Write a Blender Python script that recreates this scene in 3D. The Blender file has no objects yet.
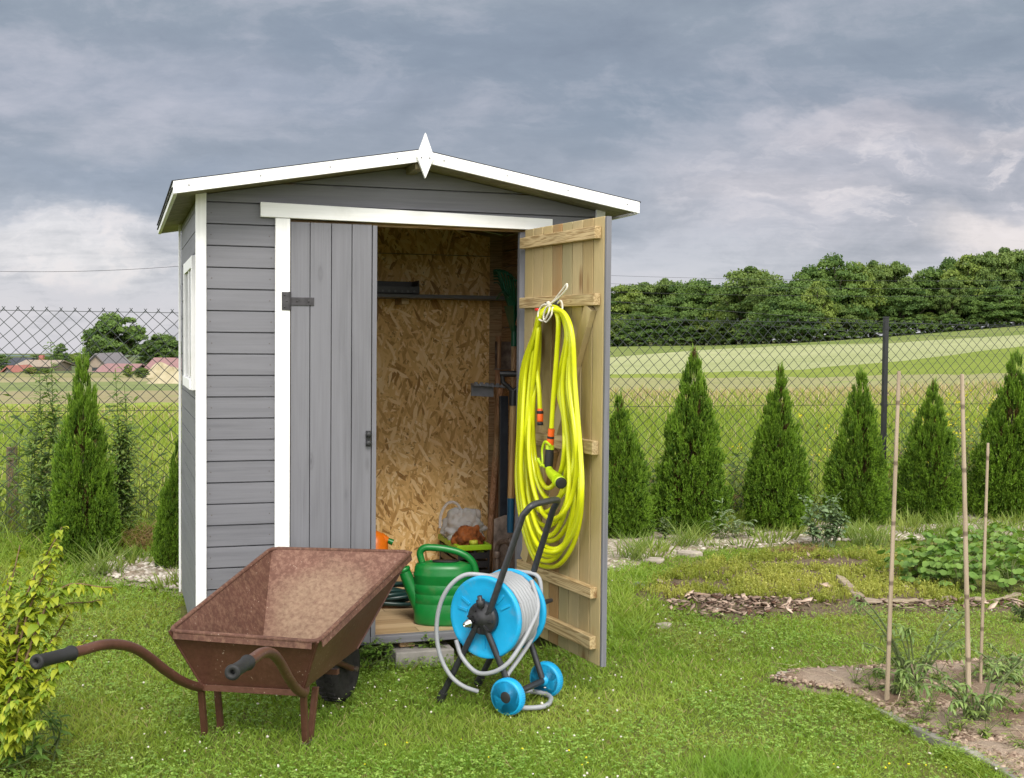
import bpy, math, random
import numpy as np
from mathutils import Vector, Matrix
RNG = np.random.default_rng(7); random.seed(7)
SC = bpy.context.scene; COL = SC.collection
PI = math.pi
# ------------------------------------------------------------------ camera (solved from the photograph)
CAM = np.array([-0.3080, -5.4233, 1.4570]); YAW, PITCH, ROLL, FPX = 0.30650, -0.03997, 0.00939, 1240.92
_c, _s = math.cos(YAW), math.sin(YAW)
FWD = np.array([_s*math.cos(PITCH), _c*math.cos(PITCH), math.sin(PITCH)])
_r0 = np.array([_c, -_s, 0.0]); _u0 = np.cross(_r0, FWD)
RGT = math.cos(ROLL)*_r0 + math.sin(ROLL)*_u0
UPV = -math.sin(ROLL)*_r0 + math.cos(ROLL)*_u0
FH = np.array([_s, _c, 0.0]); RH = np.array([_c, -_s, 0.0])
def ray(px, py): return (px-512)/FPX*RGT - (py-389)/FPX*UPV + FWD
def gp(px, py, z=0.0):                       # point of the photo on a level plane
    d = ray(px, py); return CAM + d*((z-CAM[2])/d[2])
def on_plane(px, py, P0, n):                 # point of the photo on any plane
    d = ray(px, py); P0 = np.asarray(P0, float); n = np.asarray(n, float)
    return CAM + d*(((P0-CAM)@n)/(d@n))
def on_y(px, py, y): return on_plane(px, py, (0, y, 0), (0, 1, 0))
def facing(px, py, base): return on_plane(px, py, base, FH)   # upright plane through base, square to the view
def ppm(P): return FPX/((np.asarray(P, float)-CAM)@FWD)       # pixels per metre there
camd = bpy.data.cameras.new('camera'); cam = bpy.data.objects.new('camera', camd); COL.objects.link(cam)
cam.matrix_world = Matrix(((RGT[0], UPV[0], -FWD[0], CAM[0]), (RGT[1], UPV[1], -FWD[1], CAM[1]), (RGT[2], UPV[2], -FWD[2], CAM[2]), (0, 0, 0, 1)))
camd.sensor_width = 36; camd.lens = FPX/1024*36; camd.clip_start = .05; camd.clip_end = 8000
SC.camera = cam

# ------------------------------------------------------------------ node helpers
class Mat:
    def __init__(s, name, rough=.6, spec=.4, metal=0.0):
        s.m = bpy.data.materials.new(name); s.m.use_nodes = True; s.nt = s.m.node_tree
        s.b = s.nt.nodes['Principled BSDF']; s.out = s.nt.nodes['Material Output']
        s.b.inputs['Roughness'].default_value = rough; s.b.inputs['Specular IOR Level'].default_value = spec
        s.b.inputs['Metallic'].default_value = metal; s._obj = None
    def node(s, t): return s.nt.nodes.new(t)
    def link(s, a, b): s.nt.links.new(a, b)
    def put(s, sock, v):
        if isinstance(v, bpy.types.NodeSocket): s.link(v, sock)
        elif isinstance(v, (tuple, list)) and len(v) == 3 and sock.type == 'RGBA': sock.default_value = (*v, 1)
        else: sock.default_value = v
    def co(s, scale=(1, 1, 1), rot=(0, 0, 0), loc=(0, 0, 0), src=None):
        if src is None:
            if s._obj is None: s._obj = s.node('ShaderNodeTexCoord').outputs['Object']
            src = s._obj
        n = s.node('ShaderNodeMapping'); s.link(src, n.inputs['Vector'])
        n.inputs['Scale'].default_value = scale; n.inputs['Rotation'].default_value = rot; n.inputs['Location'].default_value = loc
        return n.outputs[0]
    def noise(s, vec, scale=5, detail=4, rough=.55, dist=0.0, out='Fac'):
        n = s.node('ShaderNodeTexNoise'); s.link(vec, n.inputs['Vector'])
        n.inputs['Scale'].default_value = scale; n.inputs['Detail'].default_value = detail
        n.inputs['Roughness'].default_value = rough; n.inputs['Distortion'].default_value = dist
        return n.outputs[out]
    def voro(s, vec, scale=5, out='Distance', feature='F1', rand=1.0):
        n = s.node('ShaderNodeTexVoronoi'); s.link(vec, n.inputs['Vector']); n.feature = feature
        n.inputs['Scale'].default_value = scale; n.inputs['Randomness'].default_value = rand
        return n.outputs[out]
    def ramp(s, fac, stops, interp='LINEAR'):
        n = s.node('ShaderNodeValToRGB'); s.link(fac, n.inputs[0]); e = n.color_ramp.elements; n.color_ramp.interpolation = interp
        while len(e) < len(stops): e.new(.5)
        for k, (p, c) in enumerate(stops):
            e[k].position = p; e[k].color = (*c, 1) if isinstance(c, (tuple, list)) else (c, c, c, 1)
        return n.outputs[0]
    def mix(s, fac, a, b, mode='MIX'):
        n = s.node('ShaderNodeMix'); n.data_type = 'RGBA'; n.blend_type = mode
        s.put(n.inputs[0], fac); s.put(n.inputs[6], a); s.put(n.inputs[7], b); return n.outputs[2]
    def math(s, op, a, b=0.0, c=0.0, clamp=False):
        n = s.node('ShaderNodeMath'); n.operation = op; n.use_clamp = clamp
        s.put(n.inputs[0], a); s.put(n.inputs[1], b); s.put(n.inputs[2], c); return n.outputs[0]
    def sep(s, vec): n = s.node('ShaderNodeSeparateXYZ'); s.link(vec, n.inputs[0]); return n.outputs
    def comb(s, x, y, z):
        n = s.node('ShaderNodeCombineXYZ'); s.put(n.inputs[0], x); s.put(n.inputs[1], y); s.put(n.inputs[2], z); return n.outputs[0]
    def white(s, w):
        n = s.node('ShaderNodeTexWhiteNoise'); n.noise_dimensions = '1D'; s.put(n.inputs['W'], w); return n.outputs['Value']
    def bump(s, h, strength=.3, dist=.01):
        n = s.node('ShaderNodeBump'); s.link(h, n.inputs['Height']); n.inputs['Strength'].default_value = strength
        n.inputs['Distance'].default_value = dist; s.link(n.outputs[0], s.b.inputs['Normal']); return n.outputs[0]
    def color(s, v): s.put(s.b.inputs['Base Color'], v); return s
    def rough(s, v): s.put(s.b.inputs['Roughness'], v); return s
    def attr(s, name='Col'):
        n = s.node('ShaderNodeAttribute'); n.attribute_name = name; return n.outputs['Color']
def scale_of(axis, along, across): return tuple(along if k == axis else across for k in range(3))
def painted_wood(name, base, axis, grain=.30, rough=.55, knots=True):
    m = Mat(name, rough, .3)
    g = m.noise(m.co(scale_of(axis, 1.6, 46)), 1.0, 5, .6, .6)
    f = m.noise(m.co(scale_of(axis, 2.5, 160)), 1.0, 3, .6)
    bl = m.noise(m.co(scale_of(axis, 1.2, 5)), 1.4, 3)
    v = m.math('ADD', m.math('MULTIPLY', g, .55), m.math('ADD', m.math('MULTIPLY', f, .28), m.math('MULTIPLY', bl, .40)))
    lo = tuple(c*(1-grain) for c in base); hi = tuple(min(1, c*(1+grain*.75)) for c in base)
    c = m.ramp(v, [(.36, lo), (.58, base), (.82, hi)])
    if knots:
        kd = m.voro(m.co(scale_of(axis, 2.6, 8.5)), 1.0)
        ring = m.math('ADD', m.math('MULTIPLY', m.math('SINE', m.math('MULTIPLY', kd, 90)), .5), .5)
        near = m.ramp(kd, [(.03, 1.0), (.15, .0)])
        c = m.mix(m.math('MULTIPLY', near, m.math('ADD', .3, m.math('MULTIPLY', ring, .4))), c, tuple(x*.55 for x in base))
    m.color(c); m.bump(v, .25, .004); return m.m
def plain(name, col, rough=.45, spec=.4, metal=0.0, var=.12, scale=14, bump=0.0, dirt=0.0):
    m = Mat(name, rough, spec, metal)
    n = m.noise(m.co(), scale, 4, .6)
    c_ = m.ramp(n, [(.3, tuple(c*(1-var) for c in col)), (.7, tuple(min(1, c*(1+var)) for c in col))])
    if dirt:
        dn = m.noise(m.co(), 11, 7, .7); ds = m.noise(m.co((90, 90, 22)), 1.0, 4, .7)
        c_ = m.mix(m.ramp(dn, [(.52, 0.0), (.74, dirt)]), c_, (.27, .21, .14)); c_ = m.mix(m.ramp(ds, [(.66, 0.0), (.74, dirt*.8)]), c_, (.55, .55, .52))
    m.color(c_)
    r = m.noise(m.co(), scale*2.3, 3); m.rough(m.math('ADD', rough-.08, m.math('MULTIPLY', r, .16)))
    if bump: m.bump(m.noise(m.co(), scale*5, 4), bump, .004)
    return m.m
def leaf_mat(name, trans=.35, rough=.5, spec=.25, col=None, sat=1.0):
    m = Mat(name, rough, spec)
    c = m.attr() if col is None else col
    m.color(c)
    t = m.node('ShaderNodeBsdfTranslucent'); m.put(t.inputs[0], m.mix(1.0, c, (1.25, 1.2, .55), 'MULTIPLY'))
    mx = m.node('ShaderNodeMixShader'); mx.inputs[0].default_value = trans
    m.link(m.b.outputs[0], mx.inputs[1]); m.link(t.outputs[0], mx.inputs[2]); m.link(mx.outputs[0], m.out.inputs[0]); return m.m

# ------------------------------------------------------------------ object helpers
ORIG = {}
def tag(o, label=None, cat=None, group=None, kind=None):
    if label: o['label'] = label
    if cat: o['category'] = cat
    if group: o['group'] = group
    if kind: o['kind'] = kind
    return o
def thing(name, label, cat, loc, group=None):
    o = bpy.data.objects.new(name, None); COL.objects.link(o); o.empty_display_size = .1
    o.location = Vector([float(v) for v in loc]); ORIG[o.name] = np.array(loc, float)
    return tag(o, label, cat, group)
def link_mesh(me, name, parent=None, loc=(0, 0, 0)):
    o = bpy.data.objects.new(name, me); COL.objects.link(o)
    if parent is not None: o.parent = parent; ORIG[o.name] = ORIG[parent.name]
    else: o.location = Vector([float(v) for v in loc]); ORIG[o.name] = np.array(loc, float)
    return o
def catmull(pts, n=8, closed=False):
    P = np.array(pts, float); out = []; m = len(P)
    for i in range(m if closed else m-1):
        p0 = P[(i-1) % m] if closed or i > 0 else 2*P[0]-P[1]
        p1 = P[i]; p2 = P[(i+1) % m]
        p3 = P[(i+2) % m] if closed or i+2 < m else 2*P[-1]-P[-2]
        for t in np.arange(n)/n:
            out.append(.5*((2*p1)+(-p0+p2)*t+(2*p0-5*p1+4*p2-p3)*t*t+(-p0+3*p1-3*p2+p3)*t**3))
    if not closed: out.append(P[-1])
    return np.array(out)
class MB:
    """collects shapes in world coordinates, links them as ONE mesh"""
    def __init__(s): s.v = []; s.f = []; s.mi = []; s.n = 0; s.sm = []
    def add(s, V, F, mi=0, smooth=False):
        V = np.asarray(V, float).reshape(-1, 3); s.v.append(V)
        for f in F: s.f.append([int(i)+s.n for i in f]); s.mi.append(mi); s.sm.append(smooth)
        s.n += len(V); return s
    def hexa(s, P, mi=0):      # 8 corners: bottom 4 ccw, top 4 ccw
        return s.add(P, [(3, 2, 1, 0), (4, 5, 6, 7), (0, 1, 5, 4), (1, 2, 6, 5), (2, 3, 7, 6), (3, 0, 4, 7)], mi)
    def box(s, lo, hi, mi=0):
        (a, b, c), (d, e, f) = lo, hi
        return s.hexa([(a, b, c), (d, b, c), (d, e, c), (a, e, c), (a, b, f), (d, b, f), (d, e, f), (a, e, f)], mi)
    def obox(s, o, ex, ey, ez, mi=0):   # origin corner + three edge vectors
        o, ex, ey, ez = [np.asarray(q, float) for q in (o, ex, ey, ez)]
        P = [o, o+ex, o+ex+ey, o+ey, o+ez, o+ex+ez, o+ex+ey+ez, o+ey+ez]
        if np.cross(ex, ey) @ ez < 0: P = P[4:]+P[:4]
        return s.hexa(P, mi)
    def prism(s, poly, off, mi=0):      # planar polygon swept by off
        A = np.asarray(poly, float); off = np.asarray(off, float); n = len(A)
        nrm = sum(np.cross(A[i]-A[0], A[(i+1) % n]-A[0]) for i in range(1, n-1))
        if nrm @ off < 0: A = A[::-1]
        F = [tuple(range(n))[::-1], tuple(range(n, 2*n))]+[(i, (i+1) % n, n+(i+1) % n, n+i) for i in range(n)]
        return s.add(np.vstack([A, A+off]), F, mi)
    def tube(s, path, r, seg=10, mi=0, closed=False, smooth=True, cap=True, flat=None):
        P = np.asarray(path, float); n = len(P); rr = np.broadcast_to(np.asarray(r, float), (n,))
        T = np.zeros_like(P)
        if closed: T = np.roll(P, -1, 0)-np.roll(P, 1, 0)
        else: T[1:-1] = P[2:]-P[:-2]; T[0] = P[1]-P[0]; T[-1] = P[-1]-P[-2]
        T /= np.linalg.norm(T, axis=1)[:, None]+1e-12
        a = np.array([0, 0, 1.0]) if abs(T[0, 2]) < .9 else np.array([1.0, 0, 0])
        N = a-T[0]*(a@T[0]); N /= np.linalg.norm(N); V = []
        ang = np.arange(seg)*2*PI/seg
        for i in range(n):
            N = N-T[i]*(N@T[i]); N /= np.linalg.norm(N); B = np.cross(T[i], N)
            V.append(P[i]+rr[i]*(np.cos(ang)[:, None]*N+np.sin(ang)[:, None]*B*(flat or 1)))
        V = np.vstack(V); F = []
        for i in range(n if closed else n-1):
            j = (i+1) % n
            for k in range(seg): F.append((i*seg+k, i*seg+(k+1) % seg, j*seg+(k+1) % seg, j*seg+k))
        s.add(V, F, mi, smooth)
        if cap and not closed:
            s.add(V[:seg], [tuple(range(seg))[::-1]], mi); s.add(V[-seg:], [tuple(range(seg))], mi)
        return s
    def lathe(s, prof, c, ax=(0, 0, 1), seg=28, mi=0, sx=1.0, ref=None, smooth=True, closed=False):   # prof: (radius, height)
        ax = np.asarray(ax, float); ax /= np.linalg.norm(ax); c = np.asarray(c, float)
        a = np.asarray(ref, float) if ref is not None else (np.array([0, 0, 1.0]) if abs(ax[2]) < .9 else np.array([1.0, 0, 0]))
        N = a-ax*(a@ax); N /= np.linalg.norm(N); B = np.cross(ax, N); ang = np.arange(seg)*2*PI/seg
        V = np.vstack([c+ax*h+r*(np.cos(ang)[:, None]*N*sx+np.sin(ang)[:, None]*B) for r, h in prof]); F = []
        m = len(prof)
        for i in range(m if closed else m-1):
            j = (i+1) % m
            for k in range(seg): F.append((i*seg+k, i*seg+(k+1) % seg, j*seg+(k+1) % seg, j*seg+k))
        if not closed:
            if prof[0][0] > 1e-6: F.append(tuple(range(seg))[::-1])
            if prof[-1][0] > 1e-6: F.append(tuple(range((m-1)*seg, m*seg)))
        return s.add(V, F, mi, smooth)
    def grid(s, fn, nu, nv, mi=0, smooth=True, wrap=False):
        V = [fn(i/(nu-1), j/(nv-1)) for i in range(nu) for j in range(nv)]
        F = [(i*nv+j, (i+1)*nv+j, (i+1)*nv+j+1, i*nv+j+1) for i in range(nu-1) for j in range(nv-1)]
        return s.add(V, F, mi, smooth)
    def build(s, name, mats, parent=None, bevel=0.0, loc=None, seg=2, auto=True):
        V = np.vstack(s.v); org = ORIG[parent.name] if parent is not None else (np.array(loc, float) if loc is not None else np.array([*V[:, :2].mean(0), V[:, 2].min()]))
        me = bpy.data.meshes.new(name); me.from_pydata((V-org).tolist(), [], s.f)
        for m in (mats if isinstance(mats, (list, tuple)) else [mats]): me.materials.append(m)
        me.polygons.foreach_set('material_index', s.mi); me.polygons.foreach_set('use_smooth', s.sm)
        o = link_mesh(me, name, parent, org)
        if bevel:
            b = o.modifiers.new('bevel', 'BEVEL'); b.width = bevel; b.segments = seg; b.limit_method = 'ANGLE'; b.angle_limit = .6
        return o
def np_mesh(name, V, quads=None, tris=None, col=None, smooth=False, mats=()):
    """fast mesh from arrays; col is one colour per vertex"""
    me = bpy.data.meshes.new(name); V = np.ascontiguousarray(V, np.float32)
    q = np.zeros((0, 4), np.int32) if quads is None else np.asarray(quads, np.int32)
    t = np.zeros((0, 3), np.int32) if tris is None else np.asarray(tris, np.int32)
    me.vertices.add(len(V)); me.vertices.foreach_set('co', V.ravel())
    me.loops.add(q.size+t.size); me.loops.foreach_set('vertex_index', np.concatenate([q.ravel(), t.ravel()]).astype(np.int32))
    me.polygons.add(len(q)+len(t))
    me.polygons.foreach_set('loop_start', np.concatenate([np.arange(len(q))*4, q.size+np.arange(len(t))*3]).astype(np.int32))
    if smooth: me.polygons.foreach_set('use_smooth', np.ones(len(q)+len(t), bool))
    if col is not None:
        a = me.color_attributes.new('Col', 'FLOAT_COLOR', 'POINT'); c = np.ones((len(V), 4), np.float32); c[:, :3] = col; a.data.foreach_set('color', c.ravel())
    for m in mats: me.materials.append(m)
    me.update(calc_edges=True); return me
def unit(a): return a/(np.linalg.norm(a, axis=-1, keepdims=True)+1e-12)
def leaf_quads(C, Nn, size, col, aspect=1.0, T=None, rng=RNG, jag=.25):
    """rhombic leaf faces: centre, normal, half length"""
    n = len(C); size = np.broadcast_to(size, (n,))
    if T is None: T = rng.normal(size=(n, 3))
    T = unit(T-Nn*(T*Nn).sum(1, keepdims=True)); B = np.cross(Nn, T); s = size[:, None]
    j = 1+jag*rng.uniform(-1, 1, (n, 4, 1))
    V = np.stack([C-T*s*j[:, 0], C-B*s*aspect*j[:, 1], C+T*s*j[:, 2], C+B*s*aspect*j[:, 3]], 1).reshape(-1, 3)
    return V, np.arange(4*n).reshape(n, 4), np.repeat(col, 4, 0)
def inside(P, poly):
    x, y = P[:, 0], P[:, 1]; r = np.zeros(len(P), bool); poly = np.asarray(poly)[:, :2]
    for i in range(len(poly)):
        (x1, y1), (x2, y2) = poly[i], poly[i-1]
        c = ((y1 > y) != (y2 > y)) & (x < (x2-x1)*(y-y1)/(y2-y1+1e-12)+x1); r ^= c
    return r
def vnoise(P, s, seed=0):     # cheap smooth 2-D value noise for planting
    x = P[:, 0]*s; y = P[:, 1]*s; xi = np.floor(x).astype(int); yi = np.floor(y).astype(int); fx = x-xi; fy = y-yi
    fx = fx*fx*(3-2*fx); fy = fy*fy*(3-2*fy)
    def h(a, b): v = np.sin(a*127.1+b*311.7+seed*74.7)*43758.5453; return v-np.floor(v)
    return (h(xi, yi)*(1-fx)+h(xi+1, yi)*fx)*(1-fy)+(h(xi, yi+1)*(1-fx)+h(xi+1, yi+1)*fx)*fy
# ------------------------------------------------------------------ light and sky
SUN_EL, SUN_BEAR = math.radians(46), YAW+PI+math.radians(-12)      # sun behind the camera, to its right
sd = bpy.data.lights.new('sun', 'SUN'); sd.energy = 1.5; sd.angle = math.radians(20); sd.color = (1, .95, .87)
so = bpy.data.objects.new('sun', sd); COL.objects.link(so)
tosun = Vector((math.sin(SUN_BEAR)*math.cos(SUN_EL), math.cos(SUN_BEAR)*math.cos(SUN_EL), math.sin(SUN_EL)))
so.rotation_euler = tosun.to_track_quat('Z', 'Y').to_euler(); so.location = (0, -8, 12)
world = bpy.data.worlds.new('World'); SC.world = world; world.use_nodes = True
W = Mat.__new__(Mat); W.nt = world.node_tree; W._obj = None
bg = W.nt.nodes['Background']; bg.inputs['Strength'].default_value = .1
sky = W.node('ShaderNodeTexSky'); sky.sky_type = 'NISHITA'; sky.sun_disc = False; sky.sun_elevation = SUN_EL; sky.sun_rotation = SUN_BEAR
gen = W.node('ShaderNodeTexCoord').outputs['Generated']
def dot(vec, c):
    n = W.node('ShaderNodeVectorMath'); n.operation = 'DOT_PRODUCT'; W.link(vec, n.inputs[0]); n.inputs[1].default_value = tuple(c); return n.outputs['Value']
df = dot(gen, FH); dfc = W.math('MAXIMUM', df, .08); dz = dot(gen, (0, 0, 1))
az0 = W.math('DIVIDE', dot(gen, RH), dfc); el0 = W.math('DIVIDE', dz, dfc)
# a cloud layer overhead: projected on a level sheet so it draws out towards the horizon
den = W.math('ADD', W.math('MAXIMUM', dz, 0.0), .10)
sheet = W.comb(W.math('DIVIDE', dot(gen, RH), den), W.math('DIVIDE', df, den), 0.0)
n1 = W.noise(W.co((.9, 1.5, 1), src=sheet), 1.0, 7, .56, .35)
n2 = W.noise(W.co((2.2, 4.2, 1), loc=(3, 1, 0), src=sheet), 1.0, 7, .6, .5)
n3 = W.noise(W.co((1, 1, 1), src=W.comb(W.math('MULTIPLY', az0, 5.0), W.math('MULTIPLY', el0, 15.0), .7)), 1.0, 7, .58, .6)
wob = W.noise(W.co((1, 1, 1), src=W.comb(W.math('MULTIPLY', az0, 9.0), W.math('MULTIPLY', el0, 16.0), 4.0)), 1.0, 5, .6)
az = W.math('ADD', az0, W.math('MULTIPLY', W.math('SUBTRACT', n3, .5), .16))
el = W.math('ADD', el0, W.math('MULTIPLY', W.math('SUBTRACT', wob, .5), .075))
def lin(*c): return tuple(((v/255+.055)/1.055)**2.4 if v > 10 else v/255/12.92 for v in c)
base = W.ramp(W.math('MULTIPLY', el, 3.2), [(0.0, lin(214, 212, 217)), (.10, lin(206, 205, 212)), (.27, lin(184, 187, 198)), (.42, lin(153, 159, 171)), (.62, lin(145, 152, 165)), (.88, lin(147, 156, 167))])
def blob(px, py, rx, ry, soft=1.0):
    ax_, ey_ = (px-512)/FPX, (341-py)/FPX
    u = W.math('DIVIDE', W.math('SUBTRACT', az, ax_), rx/FPX); v = W.math('DIVIDE', W.math('SUBTRACT', el, ey_), ry/FPX)
    d = W.math('SQRT', W.math('ADD', W.math('MULTIPLY', u, u), W.math('MULTIPLY', v, v)))
    return W.ramp(d, [(.25, soft), (1.0, 0.0)], 'EASE')
c = base
for (px, py, rx, ry, k, colr) in [
    (430, 55, 330, 60, .75, lin(137, 147, 161)), (640, 120, 190, 70, .8, lin(138, 148, 162)), (130, 190, 230, 45, .6, lin(146, 155, 172)),
    (620, 205, 110, 45, .7, lin(140, 152, 167)), (950, 60, 200, 50, .4, lin(140, 150, 163)),
    (120, 90, 220, 55, .55, lin(172, 175, 187)), (300, 105, 160, 30, .4, lin(168, 173, 187)), (560, 178, 120, 28, .35, lin(165, 170, 182)),
    (890, 190, 400, 105, .95, lin(194, 191, 199)), (860, 125, 150, 26, .6, lin(205, 198, 203)), (985, 140, 120, 18, .6, lin(212, 204, 206)), (800, 190, 150, 24, .5, lin(208, 201, 205)),
    (1000, 222, 120, 30, .9, lin(232, 222, 220)), (40, 258, 230, 42, .95, lin(229, 225, 227)), (130, 236, 120, 24, .5, lin(224, 219, 222))]:
    c = W.mix(W.math('MULTIPLY', blob(px, py, rx, ry), k), c, colr)
n4 = W.noise(W.co((1, 1, 1), src=W.comb(W.math('MULTIPLY', az0, 4.8), W.math('MULTIPLY', el0, 12.0), 2.3)), 1.0, 9, .60, .25)
n5 = W.noise(W.co((1, 1, 1), src=W.comb(W.math('MULTIPLY', az, 17.0), W.math('MULTIPLY', el, 36.0), 6.1)), 1.0, 8, .62, .4)
v = W.math('ADD', W.math('MULTIPLY', W.math('SUBTRACT', n4, .5), 1.35), W.math('ADD', W.math('MULTIPLY', W.math('SUBTRACT', n5, .5), .55), W.math('MULTIPLY', W.math('SUBTRACT', n2, .5), .35)))
c = W.mix(W.ramp(v, [(0.0, 0.0), (.38, .50)]), c, lin(216, 211, 219))
c = W.mix(W.ramp(W.math('MULTIPLY', v, -1.0), [(0.0, 0.0), (.38, .62)]), c, lin(116, 125, 140))
# torn bright edges low down on the right and the left
hi_ = W.math('MULTIPLY', W.math('MAXIMUM', blob(930, 190, 300, 105), blob(60, 255, 230, 52)), W.ramp(W.math('ADD', W.math('MULTIPLY', n5, .6), W.math('MULTIPLY', n4, .4)), [(.48, 0.0), (.64, .9)]))
c = W.mix(hi_, c, lin(240, 230, 228))
c = W.mix(1.0, c, (.476, .478, .482), 'MULTIPLY')
back = W.ramp(W.math('SUBTRACT', 1.0, df), [(.16, 0.0), (.75, 1.0)])  # unseen sky behind the camera, made brighter to light the shed front
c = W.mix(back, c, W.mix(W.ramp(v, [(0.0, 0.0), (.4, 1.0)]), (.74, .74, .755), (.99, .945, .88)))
low = W.math('SUBTRACT', 1.68, W.math('MULTIPLY', W.math('MAXIMUM', dz, 0.0), .85))  # extra brightness added low in that unseen sky, to reach the shed interior
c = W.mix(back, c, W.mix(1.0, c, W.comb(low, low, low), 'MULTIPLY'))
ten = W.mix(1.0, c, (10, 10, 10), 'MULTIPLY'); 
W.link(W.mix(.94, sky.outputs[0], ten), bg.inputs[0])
SC.view_settings.view_transform = 'Standard'; SC.view_settings.look = 'None'; SC.view_settings.exposure = 1.10; SC.view_settings.gamma = 1
try: SC.cycles.max_bounces = 9; SC.cycles.diffuse_bounces = 6; SC.cycles.transparent_max_bounces = 12; SC.cycles.use_denoising = True
except Exception: pass

# ------------------------------------------------------------------ terrain
_sx = np.array([-800, 0, 180, 400, 610, 715, 800, 884, 1024, 1900.]); _st = (_sx-512)/FPX
_ss = np.array([-.022, -.022, -.0208, -.010, .0012, .0035, .0078, .0128, .0242, .0242])
def polar(P):
    P = np.atleast_2d(np.asarray(P, float)); rel = P[:, :2]-CAM[:2]; u = rel@RH[:2]; v = rel@FH[:2]
    d = np.hypot(u, v); ph = np.clip(np.arctan2(u, v), -.43, .43); return d*np.cos(ph), np.tan(ph)
def terrain_z(P):
    v, t = polar(P); sl = np.interp(t, _st, _ss)
    e = np.where(sl > 0, 235., 620.); x = np.minimum(v, e)-13
    return sl*(x+np.sqrt(x*x+9))/2+sl*np.maximum(v-e, 0)*np.where(sl > 0, .15, .62)
def far_pt(px, v, py_shift=0.0):          # ground point on the photo's column px at depth v
    P = CAM[:2]+FH[:2]*v+RH[:2]*v*(px-512)/FPX; return np.array([*P, terrain_z([P])[0]])
_bx = np.array([0, 180, 400, 610, 715, 800, 884, 1024.])
_by = np.array([[404, 402, 404, 404, 403, 402, 402, 400], [391, 390, 384, 378, 377.5, 377, 375, 372.5], [382, 381, 378, 374, 372, 369, 362.5, 346],
                [377, 377, 366, 357, 349, 345, 343.2, 334.5], [373, 373, 358, 346.6, 345.2, 342.8, 337, 325.5]])
def bounds(t):
    x = np.clip(512+FPX*t, 0, 1024); sl = np.interp(t, _st, _ss); hor = 339.4+(x-512)*.00944
    return [FPX*(1.457+13*sl)/np.maximum(np.interp(x, _bx, b)-hor+FPX*sl, 3) for b in _by]
FENCE_Y = 3.72
phis = np.concatenate([np.linspace(-PI, -.47, 50)[:-1], np.linspace(-.47, .47, 190), np.linspace(.47, PI, 50)[1:-1]])
rows = []; zone_of = []
for ph in phis:
    pc = np.clip(ph, -.43, .43); b = [x/math.cos(pc)*(1+.010*math.sin(pc*61+k_*2)+.006*math.sin(pc*173+k_)) for k_, x in enumerate(bounds(np.tan(pc)))]
    r = [np.geomspace(.25, b[0], 90)]
    for k, nn in enumerate((16, 8, 12, 7)): r.append(np.linspace(b[k], b[k+1], nn+1)[1:])
    r.append(np.geomspace(b[4], 900, 22)[1:]); r.append(np.geomspace(900, 4200, 8)[1:]); rows.append(np.concatenate(r))
rows = np.array(rows); nr = rows.shape[1]; npf = len(phis)
dirs = np.sin(phis)[:, None]*RH[:2]+np.cos(phis)[:, None]*FH[:2]
XY = CAM[:2]+rows[:, :, None]*dirs[:, None, :]; XYf = XY.reshape(-1, 2)
Zt = terrain_z(XYf)
dn = np.hypot(*(XYf-CAM[:2]).T); Zt = Zt+np.where(dn < 60, (vnoise(XYf, 1.1, 3)-.5)*.022, 0)*np.clip((dn-1)/3, 0, 1)-.012
Vg = np.vstack([np.column_stack([XYf, Zt]), [[CAM[0], CAM[1], -.01]]])
I = np.arange(npf*nr).reshape(npf, nr); In = np.roll(I, -1, 0)
Q = np.stack([I[:, :-1], In[:, :-1], In[:, 1:], I[:, 1:]], -1).reshape(-1, 4)
Tr = np.column_stack([np.full(npf, npf*nr), In[:, 0], I[:, 0]])
zi = np.concatenate([np.full(89, 1), np.full(16, 2), np.full(8, 3), np.full(12, 4), np.full(7, 5), np.full(nr-1-132, 6)])
tm = np.tile(zi, (npf, 1)); left = np.tan(np.clip(phis, -1.2, 1.2)) < -.12
tm[left] = np.where(tm[left] >= 2, tm[left]+5, tm[left])
tm = tm.ravel(); cen = Vg[Q].mean(1); tm[(cen[:, 1] < FENCE_Y+.05) & (tm == 1)] = 0

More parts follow.
